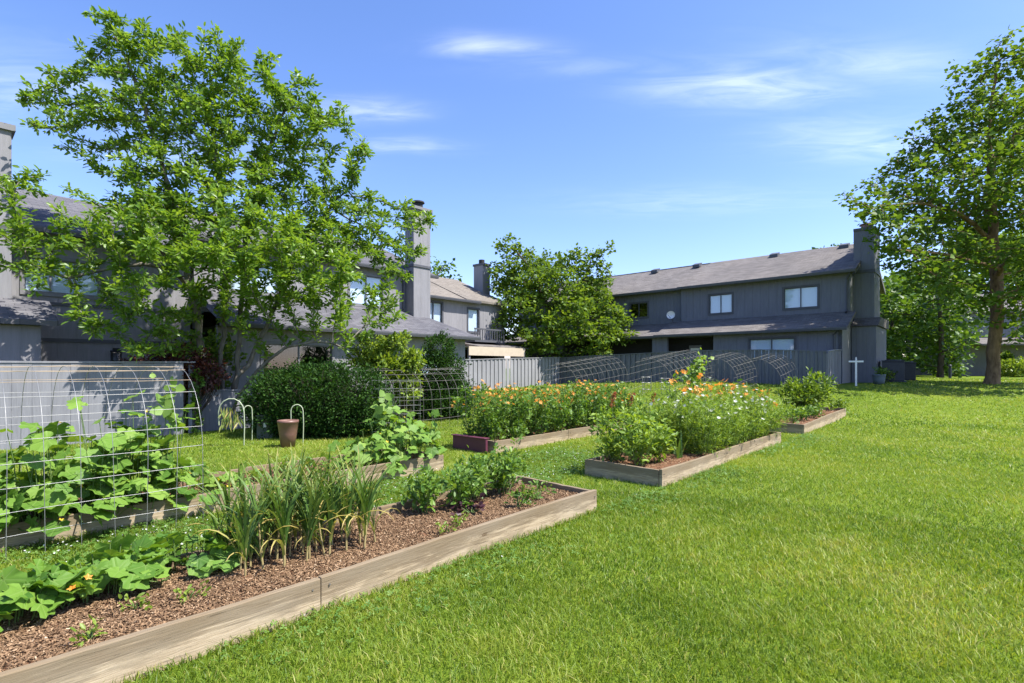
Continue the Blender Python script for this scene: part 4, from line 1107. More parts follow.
# pyramid evergreen + lime shrub
pb = ground(432, 414); pb = np.array([pb[0], pb[1] + 1.0, tz(pb[0], pb[1] + 1)])
pb = pb + np.array([.3, -1.7, 0])
shrub('evergreen_bush', 'dark pyramidal evergreen behind the middle wire arch', pb, [((0, 0, .6), (1.12, .9, .65)), ((0, 0, 1.25), (.88, .75, .72)), ((0, 0, 1.9), (.52, .5, .6)), ((0, 0, .35), (1.2, 1.0, .45))], L['yew'], 20000, 0.08, seed=12)
lb = np.array([at(384, 400, 14.9)[0], 14.9, tz(-3.3, 14.9)])
shrub('lime_shrub', 'bright yellow green shrub leaning over the pyramidal evergreen', lb, [((.1, -.4, 1.7), (.75, .5, .45)), ((.6, -.5, 1.45), (.6, .4, .4)), ((-.2, -.2, 2.2), (.6, .5, .35)), ((.85, -.6, 1.05), (.4, .3, .35)), ((-.5, -.1, 1.8), (.4, .4, .3)), ((1.0, -.55, 1.85), (.35, .3, .3)), ((.45, -.3, 2.35), (.4, .3, .25))], L['lime'], 5200, 0.14, T_OVAL, seed=13, shell=0.2)
# red japanese maple behind the fence
jm = np.array([at(175, 395, 13.2)[0], 13.2, 0.0])
shrub('red_maple', 'dark red weeping maple behind the fence under the big tree', jm, [((-.5, 0, 1.6), (.75, .5, .42)), ((.25, 0, 1.75), (.7, .5, .45)), ((.85, -.1, 1.5), (.5, .4, .38)), ((-1.0, 0, 1.5), (.4, .4, .3)), ((.4, -.2, 1.3), (.7, .4, .3))], L['red'], 5200, 0.085, T_DIAM, 'tree', seed=14, droop=0.5, shell=0.3)
# green leafy growth behind, around the tree stems
gs = np.array([at(200, 395, 14.6)[0], 14.6, 0.0])
shrub('understorey_shrub', 'dark green shrub in the shade around the tree stems', gs, [((-.3, .2, 1.7), (.8, .5, .7)), ((.4, .2, 2.0), (.6, .5, .6)), ((0, 0, 1.0), (.7, .5, .6))], L['mid'], 2600, 0.11, T_BROAD, seed=15, shell=0.3)
# ivy on the fence post
iv = ground(204, 436)
ivp = np.array(list(FA + 3.5 * U - 0.02 * V) + [0.0])
shrub('ivy', 'ivy climbing the post between the tall and low fences', ivp, [((0.02, -.08, .3), (.12, .1, .3)), ((0.02, -.08, .8), (.1, .1, .4)), ((0.02, -.08, 1.3), (.13, .1, .35))], L['herb'], 750, 0.07, T_BROAD, 'climbing plant', seed=16, shell=0.3)
# foundation bushes, right
for i, (px, py, s_, lab) in enumerate([(972, 377, 1.3, 'round light green bush by the far house, just left of the trunk'), (1018, 380, 1.2, 'round light green bush at the right edge behind the trunk'), (1006, 379, .8, 'small upright bush close behind the thick trunk')]):
    b = ground(px, py - 2); b = b + np.array([b[0], b[1], 0]) / np.linalg.norm(b) * 3; b[2] = tz(b[0], b[1])
    shrub('round_bush', lab, b, [((-.3 * s_, 0, .5 * s_), (.7 * s_, .7 * s_, .55 * s_)), ((.35 * s_, 0, .55 * s_), (.7 * s_, .7 * s_, .6 * s_))] if s_ > 1 else [((0, 0, .9), (.45, .45, 1.0))], L['lime'] if s_ > 1 else L['mid'], 1800, 0.16, T_BROAD, seed=30 + i)

# ------------------------------------------------------------------ garden plants
def head_geo(npet, cup):
    tv, tf = [], []
    for k in range(npet):
        a = 2 * math.pi * k / npet; w = math.pi / npet * 0.85
        b = len(tv)
        tv += [[0, 0, 0], [0.6 * math.cos(a - w), 0.6 * math.sin(a - w), cup * 0.5], [math.cos(a), math.sin(a), cup], [0.6 * math.cos(a + w), 0.6 * math.sin(a + w), cup * 0.5]]
        tf += [[b, b + 1, b + 2], [b, b + 2, b + 3]]
    return np.array(tv, float), np.array(tf)
def flower_heads(pos, size, mat, parent, name='flowers', npet=6, seed=0, face=(0.2, -0.4, 0.9), cup=0.25):
    """many tiny blossoms as one mesh"""
    r_ = np.random.default_rng(seed); n = len(pos); tv, tf = head_geo(npet, cup)
    nrm = np.array(face) + r_.normal(0, 0.45, (n, 3)); nrm /= np.linalg.norm(nrm, axis=1)[:, None]
    Rm = frames(np.cross(nrm, r_.normal(0, 1, (n, 3))), nrm)
    Vv, F, t = place(tv, tf, Rm, pos, size * r_.uniform(0.75, 1.2, n), r_.uniform(0, 1, n))
    return np_obj(name, Vv, F, mat, parent, t)
HEADS = {}
def flowers(pos, size, mat, parent, npet=6, seed=0, face=(0.2, -0.4, 0.9)):
    """each flower head an object of its own; heads of a kind share a few meshes"""
    r_ = np.random.default_rng(seed)
    key = (mat.name, npet)
    if key not in HEADS:
        HEADS[key] = []
        for k in range(5):
            tv, tf = head_geo(npet, 0.1 + 0.12 * k)
            o = np_obj('flower', tv, tf, mat, parent, r_.uniform(0, 1, len(tf))); HEADS[key].append(o.data); bpy.data.objects.remove(o)
    for p in pos:
        nr = Vector(face) + Vector(r_.normal(0, .45, 3)); s_ = size * r_.uniform(.75, 1.2)
        o = link(bpy.data.objects.new('flower', HEADS[key][int(r_.integers(0, 5))]), parent)
        o.location = tuple(p); o.rotation_euler = nr.to_track_quat('Z', 'Y').to_euler(); o.scale = (s_, s_, s_)

def big_leaf_plant(name, label, base, n, rx, ry, h, size, mat, seed, rot=ANG_U, fl=3, cat='vegetable plant', tall=0.0, flmat='yellow', group=None, hmin=0.06):
    r_ = np.random.default_rng(seed)
    root = tag(empty(name, tuple(base), rot), label, cat, group)
    a = r_.uniform(0, 6.283, n); rr = np.sqrt(r_.uniform(0.02, 1, n))
    x = rx * rr * np.cos(a); y = ry * rr * np.sin(a)
    z = hmin + (h - hmin) * (1 - rr ** 2.0 * 0.75) * r_.uniform(0.45, 1.0, n)
    if tall:
        k = r_.uniform(0, 1, n) < tall
        z[k] = r_.uniform(0.3 * h, 1.15 * h, k.sum())
    P = np.stack([x, y, z], 1)
    out_ = np.stack([x / rx * 0.8, y / ry * 0.8, np.full(n, -0.25)], 1) + r_.normal(0, 0.4, (n, 3))
    up = np.stack([x / rx * 0.5, y / ry * 0.5, np.full(n, 1.0)], 1) + r_.normal(0, 0.28, (n, 3))
    sz = size * r_.uniform(0.45, 1.2, n)
    Rm = frames(out_, up)
    tn_ = np.clip(r_.normal(.5, .28, n), 0, 1); la = Acc()
    for q_, (tv, tf, tl) in enumerate(T_LOBED):
        k_ = np.arange(n) % len(T_LOBED) == q_
        if not k_.any(): continue
        Vv, F, t = place(tv, tf, Rm[k_], P[k_], sz[k_], tn_[k_]); la.add(Vv, F, t, np.tile(tl, (k_.sum(), 1)))
    la.build('leaves', mat, root, True)
    acc = Acc()
    for i in range(n):
        b0 = np.array([x[i] * 0.8, y[i] * 0.75, max(0.0, z[i] - .22) if z[i] < .75 * h else 0.0]); m_ = (b0 + P[i]) / 2 + np.array([0, 0, z[i] * 0.18])
        Vq, Fq = tube_np(np.array([b0, m_, P[i]]), np.array([0.004, 0.0035, 0.003]), 4); acc.add(Vq, Fq)
    for i in range(4):
        tt = np.linspace(0, 1, 6); ang = r_.uniform(0, 6.28)
        pth = np.stack([rx * tt * np.cos(ang) * 0.9, ry * tt * np.sin(ang) * 0.9, 0.03 + 0.03 * np.sin(tt * 6)], 1)
        Vq, Fq = tube_np(pth, np.linspace(0.009, 0.004, 6), 5); acc.add(Vq, Fq)
    acc.build('stems', M['stem'], root)
    if fl:
        q = P[r_.integers(0, n, fl)] + np.array([0.02, -0.03, 0.03])
        flowers(q, 0.024, L[flmat], root, 5, seed)
    return root

def herb(name, label, base, n, h, spread, size, mat, seed, nst=7, tmpl=T_DIAM, fl=0, flmat=None, flsize=0.03, cat='plant', stem=None, group=None, npet=6, topflowers=True, bare=0.1, flower_name='flowers', lean=0.0, leaflet=5):
    """bushy plant: stems fan up from the base and carry small leaves in sprays"""
    r_ = np.random.default_rng(seed)
    root = tag(empty(name, tuple(base), r_.uniform(0, 6.28)), label, cat, group)
    acc = Acc(); P, D = [], []; tips = []
    per = max(2, n // (nst * leaflet))
    for s in range(nst):
        a = r_.uniform(0, 6.28); rr = spread * math.sqrt(r_.uniform(0.02, 1)); hh = h * r_.uniform(0.72, 1.05)
        b0 = np.array([rr * 0.25 * math.cos(a), rr * 0.25 * math.sin(a), 0]); tip = np.array([rr * math.cos(a), rr * math.sin(a), hh * (1 - 0.25 * (rr / spread) ** 2)])
        tt = np.linspace(0, 1, 6)[:, None]
        pth = b0 * (1 - tt) + tip * tt + np.array([0, 0, 0.18 * hh]) * (tt * (1 - tt)) + r_.normal(0, 0.012 * h, (6, 3)) * tt
        Vq, Fq = tube_np(pth, np.linspace(0.006, 0.0025, 6), 4); acc.add(Vq, Fq)
        tips.append(pth[-1])
        k = r_.uniform(bare, 1.0, per); 
        f = np.clip(k * 5, 0, 4.999); i0 = f.astype(int); w = (f - i0)[:, None]
        nodes = pth[i0] * (1 - w) + pth[i0 + 1] * w
        dirs = r_.normal(0, 1, (per, 3)); dirs[:, 2] = np.abs(dirs[:, 2]) * 0.4 + 0.1; dirs /= np.linalg.norm(dirs, axis=1)[:, None]
        reach = size * r_.uniform(0.8, 2.6, per)
        for j in range(leaflet):
            P.append(nodes + dirs * (reach * (0.3 + 0.7 * j / leaflet))[:, None] + r_.normal(0, size * 0.25, (per, 3)))
            D.append(dirs + r_.normal(0, 0.7, (per, 3)))
    P = np.concatenate(P); D = np.concatenate(D); P[:, 2] = np.maximum(P[:, 2], 0.015); N_ = len(P)
    up = np.array([0, 0, 1.0]) + r_.normal(0, 0.5, (N_, 3))
    Vv, F, t = place(tmpl[0], tmpl[1], frames(D, up), P, size * r_.uniform(0.6, 1.3, N_), r_.uniform(0, 1, N_))
    np_obj('leaves', Vv, F, mat, root, t)
    if fl:
        tips = np.array(tips)
        q = tips[r_.integers(0, len(tips), fl)] + np.stack([r_.normal(0, spread * 0.28, fl), r_.normal(0, spread * 0.28, fl), r_.uniform(-0.10, 0.07, fl) * h], 1)
        for p_ in q:
            near = tips[np.argmin(np.linalg.norm(tips - p_, axis=1))]
            Vq, Fq = tube_np(np.array([near * np.array([1, 1, 0.72]), (near * np.array([1, 1, .85]) + p_) / 2, p_]), np.array([0.0028, 0.0024, 0.002]), 3)
            acc.add(*tri_to_quad(Vq, Fq))
        flowers(q, flsize, L[flmat], root, npet, seed)
    acc.build('stems', stem or M['stem'], root)
    return root
def tri_to_quad(Vq, Fq): return Vq, Fq

SH = 0.17
# ---- near bed: squash
spots = [(-5.2, .80, .50, 'squash plant at the lower left corner of the near bed'), (-4.75, .92, .5, 'broad leaved squash plant spreading over the mulch beneath the wire arch'), (-4.25, .95, .45, 'squash plant with an orange bloom in the middle of the squash row'), (-3.8, .92, .42, 'squash plant nearest the garlic in the near bed')]
for i, (u, v, rr, lab) in enumerate(spots):
    big_leaf_plant('squash_plant', lab, uv3(u, v + .08, SH), 72, rr, 0.34, 0.27, 0.175, L['squash'], 40 + i, fl=1, flmat='orange', group='squash plants in the near bed')
big_leaf_plant('squash_plant', 'small squash seedling alone in the mulch at the lower left', uv3(-4.95, .42, SH), 7, .14, .10, .12, 0.12, L['squash'], 48, fl=0)
# seedlings
sd = herb('seedling', 'tiny green seedling alone in the brown mulch of the near bed', uv3(-4.45, .28, SH), 40, .05, .05, .04, L['lime'], 50, 4, T_OVAL, group='seedlings in the near bed')
for (u, v) in [(-3.95, .42), (-4.2, .52), (-1.75, .38), (-2.0, .28)]:
    c_ = copy_tree(sd); c_.location = uv3(u, v, SH); c_.rotation_euler.z = u * 3
# ---- garlic
def garlic(seed):
    r_ = np.random.default_rng(seed)
    root = tag(empty('garlic_plant', (0, 0, 0)), 'tall garlic plant with strappy leaves in the garlic clump of the near bed', 'vegetable plant', 'garlic plants in the near bed')
    acc = Acc(); hgt = r_.uniform(0.22, 0.34)
    Vq, Fq = tube_np(np.array([[0, 0, 0], [0.005, 0, hgt * .5], [0.0, .006, hgt]]), np.array([0.0085, 0.007, 0.005]), 6)
    Acc().add(Vq, Fq).build('stalk', M['stem_dry'], root, True)
    n = 13
    for k in range(n):
        a = k * math.pi + r_.normal(0, 0.5); z0 = 0.06 + (hgt - 0.05) * k / (n - 1); ln = r_.uniform(0.38, 0.56) * (1 - 0.25 * abs(k / (n - 1) - 0.6))
        elev = R(r_.uniform(66, 88)); low = k < 2
        pts = []; p = np.array([0, 0, z0]); el = elev
        bend = r_.uniform(0.03, 0.26) if not low else r_.uniform(0.3, 0.5)
        for q in range(8):
            pts.append(p.copy()); p = p + np.array([math.cos(a) * math.cos(el), math.sin(a) * math.cos(el), math.sin(el)]) * ln / 7; el -= bend * (0.4 + q / 7)
        pts = np.array(pts); side = np.array([-math.sin(a), math.cos(a), 0])
        wd = 0.0098 * np.array([0.9, 1, 1, .95, .85, .7, .45, .05])
        cen = pts; lft = pts + side * wd[:, None] + np.array([0, 0, 0.004]); rgt = pts - side * wd[:, None] + np.array([0, 0, 0.004])
        Vv = np.concatenate([lft, cen, rgt]); i = np.arange(7)
        F = np.concatenate([np.stack([i, i + 8, i + 9, i + 1], 1), np.stack([i + 8, i + 16, i + 17, i + 9], 1)])
        tn = r_.uniform(0.05, 0.45); tl = np.array([tn, tn, tn, tn + .04, tn + .12, tn + .25, tn + .45]) if not low else np.linspace(0.7, 1.0, 7)
        acc.add(Vv, F, np.clip(np.concatenate([tl, tl]), 0, 1))
    acc.build('leaves', L['garlic'], root)
    return root
gpro = [garlic(60 + i) for i in range(6)]
gi = 0
for u in np.linspace(-3.55, -2.56, 12):
    for v in (0.5, 0.66, 0.82, 0.98):
        if rng.uniform() < 0.08: continue
        o = gpro[gi] if gi < 6 else copy_tree(gpro[int(rng.integers(0, 6))])
        o.location = uv3(u + rng.normal(0, .03), v + rng.normal(0, .03), SH); o.rotation_euler = (rng.normal(0, .07), rng.normal(0, .07), rng.uniform(0, 6.28))
        s_ = rng.uniform(0.85, 1.15); o.scale = (s_, s_, s_); gi += 1
# ---- peppers / tomatoes in the near bed
for i, (u, v, h, lab) in enumerate([(-1.75, .86, .42, 'leafy pepper plant next to the garlic in the near bed'), (-1.35, .80, .46, 'leafy pepper plant in the middle of the near bed far half'), (-1.0, .95, .5, 'leafy bean plant at the back board of the near bed'), (-.62, .85, .45, 'leafy pepper plant close to the far end of the near bed'), (-.3, 1.0, .55, 'sparse tall plant in the far corner of the near bed')]):
    herb('pepper_plant', lab, uv3(u, v, SH), 420 if i < 4 else 220, h, .27, .075, L['herb'], 80 + i, 8, T_OVAL, cat='vegetable plant')
for i, (u, v, lab) in enumerate([(-.95, .35, 'small bright green plant against the lawn side board of the near bed'), (-.55, .40, 'small bright green plant near the right corner of the near bed')]):
    herb('seedling', lab, uv3(u, v, SH), 110, .16, .12, .06, L['herb'], 90 + i, 6, T_OVAL, cat='plant')
herb('lettuce', 'dark purple lettuce on the mulch of the near bed', uv3(-1.42, .55, SH), 90, .06, .12, .06, L['purple'], 95, 7, T_BROAD, cat='vegetable plant')

# ---- left back bed: cucumbers
cs = [(-3.05, 3.45, .36, .42, 34, 'loose leafy cucumber plant at the right end of the near-left wire arch'), (-3.55, 3.45, .5, .98, 105, 'tallest mound of cucumber leaves inside the wire arch'), (-4.05, 3.3, .5, .78, 90, 'cucumber plant spilling over the front board under the wire arch'), (-4.55, 3.4, .5, .58, 70, 'cucumber plant left of the tallest mound under the wire arch'), (-5.0, 3.4, .45, .5, 50, 'cucumber plant at the left edge under the wire arch')]
for i, (u, v, rr, h, n_, lab) in enumerate(cs):
    big_leaf_plant('cucumber_plant', lab, uv3(u, v, SH), int(n_ * 1.7), rr, .5, h, 0.215, L['cucumber'], 100 + i, fl=4, tall=0.22, group='cucumber plants', hmin=-.08)
# vine climbing the arch
def vine(name, label, path, n, size, mat, seed, cat='climbing plant', spread=0.06, tmpl=T_BROAD):
    r_ = np.random.default_rng(seed); path = np.array(path, float); base = path[0].copy()
    root = tag(empty(name, tuple(base)), label, cat); P0 = path - base
    t = np.linspace(0, len(P0) - 1.001, 24); i0 = t.astype(int); w = (t - i0)[:, None]; pp = P0[i0] * (1 - w) + P0[i0 + 1] * w + r_.normal(0, .01, (24, 3))
    Acc().add(*tube_np(pp, np.linspace(.007, .003, 24), 5)).build('stems', M['stem'], root)
    k = r_.integers(0, 24, n); P = pp[k] + r_.normal(0, spread, (n, 3)); D = r_.normal(0, 1, (n, 3)); D[:, 2] -= 0.2
    up = np.array([0.3, -0.6, 0.7]) + r_.normal(0, .4, (n, 3))
    Vv, F, tn = place(tmpl[0], tmpl[1], frames(D, up), P, size * r_.uniform(.5, 1.2, n), r_.uniform(0, 1, n))
    np_obj('leaves', Vv, F, mat, root, tn)
    return root
vine('cucumber_vine', 'single shoot climbing above the cucumber leaves at the right of the arch', [uv3(-3.3, 3.5, .2), uv3(-3.3, 3.4, .7), uv3(-3.28, 3.35, 1.15), uv3(-3.3, 3.3, 1.42)], 60, .12, L['cucumber'], 110)
for i, (u, v, rr, h, n, lab) in enumerate([(-2.35, 3.6, .4, .2, 24, 'low squash plant on the open soil beyond the wire arch'), (-1.6, 3.75, .35, .24, 22, 'low squash plant in the middle of the arch bed'), (-.65, 3.55, .5, .46, 95, 'cucumber clump beyond the garlic, left half'), (.0, 3.5, .58, .74, 165, 'cucumber clump at the far end of the arch bed'), ]):
    big_leaf_plant('cucumber_plant', lab, uv3(u, v, SH), n, rr, .52, h, .19, L['cucumber'], 120 + i, fl=2, tall=.25, hmin=-.05)
vine('cucumber_vine', 'tall shoot rising from the far cucumber clump beside the dark bush', [uv3(-.1, 3.8, .3), uv3(-.1, 3.82, .8), uv3(-.15, 3.85, 1.15)], 80, .14, L['cucumber'], 128, spread=.08)

# ---- orange flower bed
k = 0
for u in np.linspace(2.5, 7.5, 9):
    for v in (3.9, 4.2, 4.55):
        herb('flowering_plant', 'tall orange flowering plant in the bed before the pale fence', uv3(u + rng.normal(0, .06), v, .15), 620, 1.0 + rng.uniform(-.10, .12) + .06 * (v > 4), .46, .08, L['herb'], 200 + k, 11, T_DIAM, 16 if v > 4 else 7, 'orange', .045, 'flower', group='orange flowering plants', bare=0.02, leaflet=4)
        k += 1
herb('herb_plant', 'leafy fresh green herb spilling over the front board of the orange flower bed', uv3(2.9, 3.8, .15), 420, .45, .4, .07, L['herb'], 230, 8, T_OVAL)
# plum coloured liner leaning on the end of the orange bed
pl = uv(2.05, 4.2)
tub = MB()
tub.box(-0.03, 0.03, -.46, .46, .0, .27).box(-.07, .07, -.47, .47, .27, .29)
to = tub.build('plastic_panel', M['foam_pink'], None, 0.008); to.location = (pl[0], pl[1], tz(*pl)); to.rotation_euler = (0, 0, ANG_U)
tag(to, 'plum coloured plastic panel against the near end of the orange flower bed', 'panel')

# ---- white and orange flower bed
k = 0
for i, (u, v) in enumerate([(1.95, .55), (2.0, .95), (2.45, .95), (2.55, .55), (2.95, 1.0)]):
    herb('amaranth', ['leafy amaranth at the near corner of the white flower bed', 'amaranth with dull red plume at the left corner of the white flower bed', 'amaranth with red plume behind the near corner plants', 'low amaranth beside the iris fan', 'tall amaranth with a rusty plume before the white flowers'][i],
         uv3(u, v, SH), 520, [.8, .95, .95, .5, .9][i], .34, .095, L['fern'], 300 + i, 8, T_OVAL, 0, cat='plant')
def plume(p, h, seed, label):
    r_ = np.random.default_rng(seed)
    root = tag(empty('plume_flower', tuple(p)), label, 'flower'); n = 150
    t = r_.uniform(0, 1, n); P = np.stack([r_.normal(0, .022, n) * (1 - t * .6) + .05 * t * t, r_.normal(0, .022, n) * (1 - t * .6), h * (0.80 + .22 * t * (1.25 - .35 * t))], 1); D = r_.normal(0, 1, (n, 3)); D[:, 2] += .8
    Vv, F, tn = place(*T_DIAM, frames(D, np.array([0, 0, 1.0]) + r_.normal(0, .4, (n, 3))), P, np.full(n, .032), r_.uniform(0, 1, n)); np_obj('plume', Vv, F, L['plume'], root, tn)
    Acc().add(*tube_np(np.array([[0, 0, 0], [.01, 0, h * .5], [0, 0, h]]), np.array([.006, .005, .003]), 5)).build('stem', M['stem'], root)
for i, (u, v, h, lab) in enumerate([(2.15, 1.1, 1.05, 'leftmost rusty red plume in the white flower bed'), (2.75, 1.1, 1.02, 'rusty red plume in the middle of the amaranths'), (3.5, 1.1, 1.0, 'red plume before the dark leafy plant')]):
    plume(uv3(u, v, SH), h, 320 + i, lab)
# iris fan
def iris(label, base, seed, n=12, h=.45):
    r_ = np.random.default_rng(seed); root = tag(empty('iris_plant', tuple(base)), label, 'plant'); acc = Acc()
    for k in range(n):
        a = r_.uniform(0, 6.28); el = R(r_.uniform(48, 86)); ln = h * r_.uniform(.7, 1.15); p = np.array([r_.normal(0, .05), r_.normal(0, .05), 0]); pts = []
        for q in range(7): pts.append(p.copy()); p = p + np.array([math.cos(a) * math.cos(el), math.sin(a) * math.cos(el), math.sin(el)]) * ln / 6; el -= .10 * q * .5
        pts = np.array(pts); side = np.array([-math.sin(a), math.cos(a), 0]); wd = .012 * np.array([1, 1, 1, .9, .75, .45, .03]); i = np.arange(6)
        acc.add(np.concatenate([pts + side * wd[:, None], pts - side * wd[:, None]]), np.stack([i, i + 7, i + 8, i + 1], 1), r_.uniform(.1, .55))
    acc.build('leaves', L['garlic'], root)
iris('strap leaved iris fan in the white flower bed by the lawn board', uv3(3.0, .42, SH), 330)
iris('second smaller iris fan behind the first in the white flower bed', uv3(3.25, .62, SH), 331, 9, .38)
k = 0
for u in np.linspace(3.6, 6.9, 7):
    for v in (.22, .55, .9):
        herb('cosmos_plant', 'feathery cosmos plant with white blooms in the bed at the lawn edge', uv3(u + rng.normal(0, .08), v, SH), 2100, .84 + .26 * v + rng.uniform(-.05, .08), .48, .085, L['fern'], 340 + k, 14, T_THIN, 10, 'whitepetal', .036, 'flower', group='white cosmos plants', bare=0.0, leaflet=5, npet=8)
        k += 1
herb('leafy_plant', 'dark leafy plant with purplish tips between amaranth and vine', uv3(3.6, 1.15, SH), 420, .85, .3, .09, L['mid'], 370, 8, T_OVAL)
for i, (u, v, h) in enumerate([(4.5, 1.1, 1.5), (4.9, 1.05, 1.35), (5.3, 1.0, 1.3), (5.6, .85, 1.2), (6.0, .75, 1.2), (6.3, .9, 1.15), (6.6, .6, 1.1), (6.9, .45, 1.1), (6.9, .8, 1.1), (5.0, .8, 1.2), (7.0, .25, 1.0)]):
    herb('lily_plant', 'tall lily with orange blooms at the back of the white flower bed', uv3(u, v, SH), 110, h, .2, .11, L['herb'], 380 + i, 5, T_OVAL, 11, 'orange', .06, 'flower', group='orange lilies', npet=6)
# ---- far bed
fb = uv3(12.6, .7, .2)
shrub('leafy_bush', 'rounded leafy bush in the farthest raised bed', fb, [((0, 0, .55), (.75, .65, .55)), ((.3, .1, .85), (.55, .5, .4)), ((-.35, -.1, .5), (.6, .5, .45))], L['mid'], 2200, .13, T_OVAL, seed=401, shell=.3)
for i, (u, v) in enumerate([(9.8, .5), (10.2, .85), (10.7, .45), (11.2, .8), (11.5, .4)]):
    herb('herb_plant', 'low green herb at the near end of the farthest raised bed', uv3(u, v, .2), 300, .34, .38, .08, L['fern'] if i % 2 else L['herb'], 410 + i, 8, T_DIAM, group='herbs in the farthest bed')
herb('leafy_plant', 'dark plant sprawling off the far end of the farthest bed', uv3(14.6, .3, .05), 300, .5, .35, .1, L['mid'], 420, 7, T_OVAL)

# ------------------------------------------------------------------ wire arches
def wire_arch(label, u0, u1, v0, width, height, sp, r, mat, base=0.0, hor=None, noise_=0.01, origin=None):
    """bent stock panel: hoops across, straight wires along. origin: (x, y) of the near front foot, else bed coordinates"""
    o2 = np.array(origin) if origin is not None else uv(u0, v0)
    Lh = u1 - u0
    root = empty('wire_arch', (o2[0], o2[1], tz(*o2)), ANG_U)
    tag(root, label, 'trellis')
    def prof(t):                        # t 0..1 from front foot over the top to the back foot
        # straight legs then a round top
        leg = height - width / 2; tot = 2 * leg + math.pi * width / 2; s = t * tot
        if s < leg: return np.array([0, s])
        if s > tot - leg: return np.array([width, tot - s])
        a = (s - leg) / (width / 2); return np.array([width / 2 - width / 2 * math.cos(a), leg + width / 2 * math.sin(a)])
    r_ = np.random.default_rng(int(abs(u0 * 10) + width * 10))
    acc = Acc(); nh = int(round(Lh / (sp * 1.2))) + 1
    ts = np.linspace(0, 1, 25)
    def gz(x, y):
        w = o2 + U * x + V * y; return tz(*w) - tz(*o2)
    for i in range(nh):
        x = Lh * i / (nh - 1); w = r_.normal(0, noise_, 2)
        P = np.array([[x + w[0] * math.sin(t * 5), prof(t)[0], prof(t)[1] + gz(x, prof(t)[0]) + base] for t in ts]); acc.add(*tube_np(P, np.full(25, r), 5))
    acc.build('hoops', mat, root, True)
    leg = height - width / 2; tot = 2 * leg + math.pi * width / 2; nl = int(tot / sp)
    low_, top_ = Acc(), Acc()
    for k in range(nl + 1):
        p = prof(k / nl); xs = np.linspace(0, Lh, 8)
        P = np.array([[x, p[0] + r_.normal(0, noise_ * .5), p[1] + gz(x, p[0]) + base + r_.normal(0, noise_ * .5)] for x in xs]); (top_ if p[1] > .86 * height else low_).add(*tube_np(P, np.full(8, r), 5))
    low_.build('side_wires', mat, root, True); top_.build('top_wires', hor or mat, root, True)
    return root
wire_arch('big near-left wire arch over the cucumber bed', -6.3, -3.1, 2.78, 1.7, 1.62, .20, .0027, M['metal'], hor=M['rust'])
wire_arch('middle wire arch in front of the pyramidal evergreen', 0, 3.0, 0, 1.7, 1.6, .25, .0042, M['darkwire'], origin=(-3.1, 12.9))
for (px, py, Lw, wd, ht, lab) in [(628, 388, 3.6, 1.9, 1.35, 'wire arch behind the orange flowers before the fence corner'), (712, 391, 3.4, 1.9, 1.55, 'wire arch with a vine on it, left of the three by the shaded fence'), (757, 391, 2.2, 1.7, 1.45, 'middle wire arch of the three by the shaded fence'), (798, 391, 2.2, 1.7, 1.42, 'rightmost wire arch by the shaded fence')]:
    p = ground(px, py)
    p2 = p[:2] - U * Lw
    wire_arch(lab, 0, Lw, 0, wd, ht, .29, .0048, M['darkwire'] if px == 628 else M['darkwire'], origin=tuple(p2))
p = ground(690, 398)
vine('bean_vine', 'bean vine climbing the left of the three wire arches', [p, p + np.array([.1, 0, .6]), p + np.array([.25, .1, 1.1]), p + np.array([.55, .2, 1.45])], 260, .17, L['fern'], 450, spread=.16)
# flat stock panel standing at the dark bush
fp = ground(372, 437)
pn = empty('flat_trellis', tuple(fp), ANG_U * 0.35); tag(pn, 'flat wire panel standing at the right side of the dark bush', 'trellis')
acc = Acc()
for i in range(8): acc.add(*tube_np(np.array([[i * .16, 0, 0], [i * .16, .01, .7], [i * .16, 0, 1.35]]), np.full(3, .0042), 4))
for i in range(7): acc.add(*tube_np(np.array([[-.02, .004, .12 + i * .2], [.6, .012, .12 + i * .2], [1.14, .004, .12 + i * .2]]), np.full(3, .0042), 4))
acc.build('wires', M['metal'], pn)
# stake frames near the leafy plant
for i, (px, py, h, lab) in enumerate([(646, 396, .75, 'thin metal plant cage left of the bean vine'), (665, 396, .7, 'second plant cage, close to the bean vine')]):
    p = ground(px, py); o = MB()
    for a in range(3):
        t = a * 2.094; o.tube([(.16 * math.cos(t), .16 * math.sin(t), 0), (.2 * math.cos(t), .2 * math.sin(t), h)], .008, 5)
    for z in (.25, .5, h - .04):
        rr = .16 + .04 * z / h; o.tube([(rr * math.cos(q * .5236), rr * math.sin(q * .5236), z) for q in range(13)], .006, 4)
    ob = o.build('plant_cage', M['metal']); ob.location = tuple(p); tag(ob, lab, 'plant cage')

# ------------------------------------------------------------------ pots, pipes, post, machines
def pot(name, label, p, h, r0, r1, mat, cat='pot', n=24):
    t = 0.025
    o = MB().lathe([(0, 0), (r0, 0), (r0 + (r1 - r0) * .5, h * .5), (r1, h - .05), (r1 + .006, h - .045), (r1 + .006, h), (r1 - t, h), (r1 - t, h - .1), (0, h - .1)], n=n).build(name, mat, None, 0, True)
    o.location = tuple(p); return tag(o, label, cat)
pp = ground(288, 447)
pot('flower_pot', 'tall brown tapered pot in front of the dark bush', pp, .54, .135, .20, M['pot_brown'])
pp = ground(266, 438)
o = MB().box(-.17, .17, -.17, .17, 0, .5).box(-.19, .19, -.19, .19, .5, .54).build('planter_box', M['pot_grey'], None, .01); o.location = (pp[0], pp[1], pp[2]); o.rotation_euler = (0, 0, .3)
tag(o, 'square grey green planter left of the brown pot', 'planter')
MB().box(-.03, .03, -.176, -.171, .26, .36).build('label_card', M['white'], o)
MB().cyl((-.10, -.171, .32), (-.10, -.178, .32), .035, .035, 12).build('red_dot', M['door_red'], o)
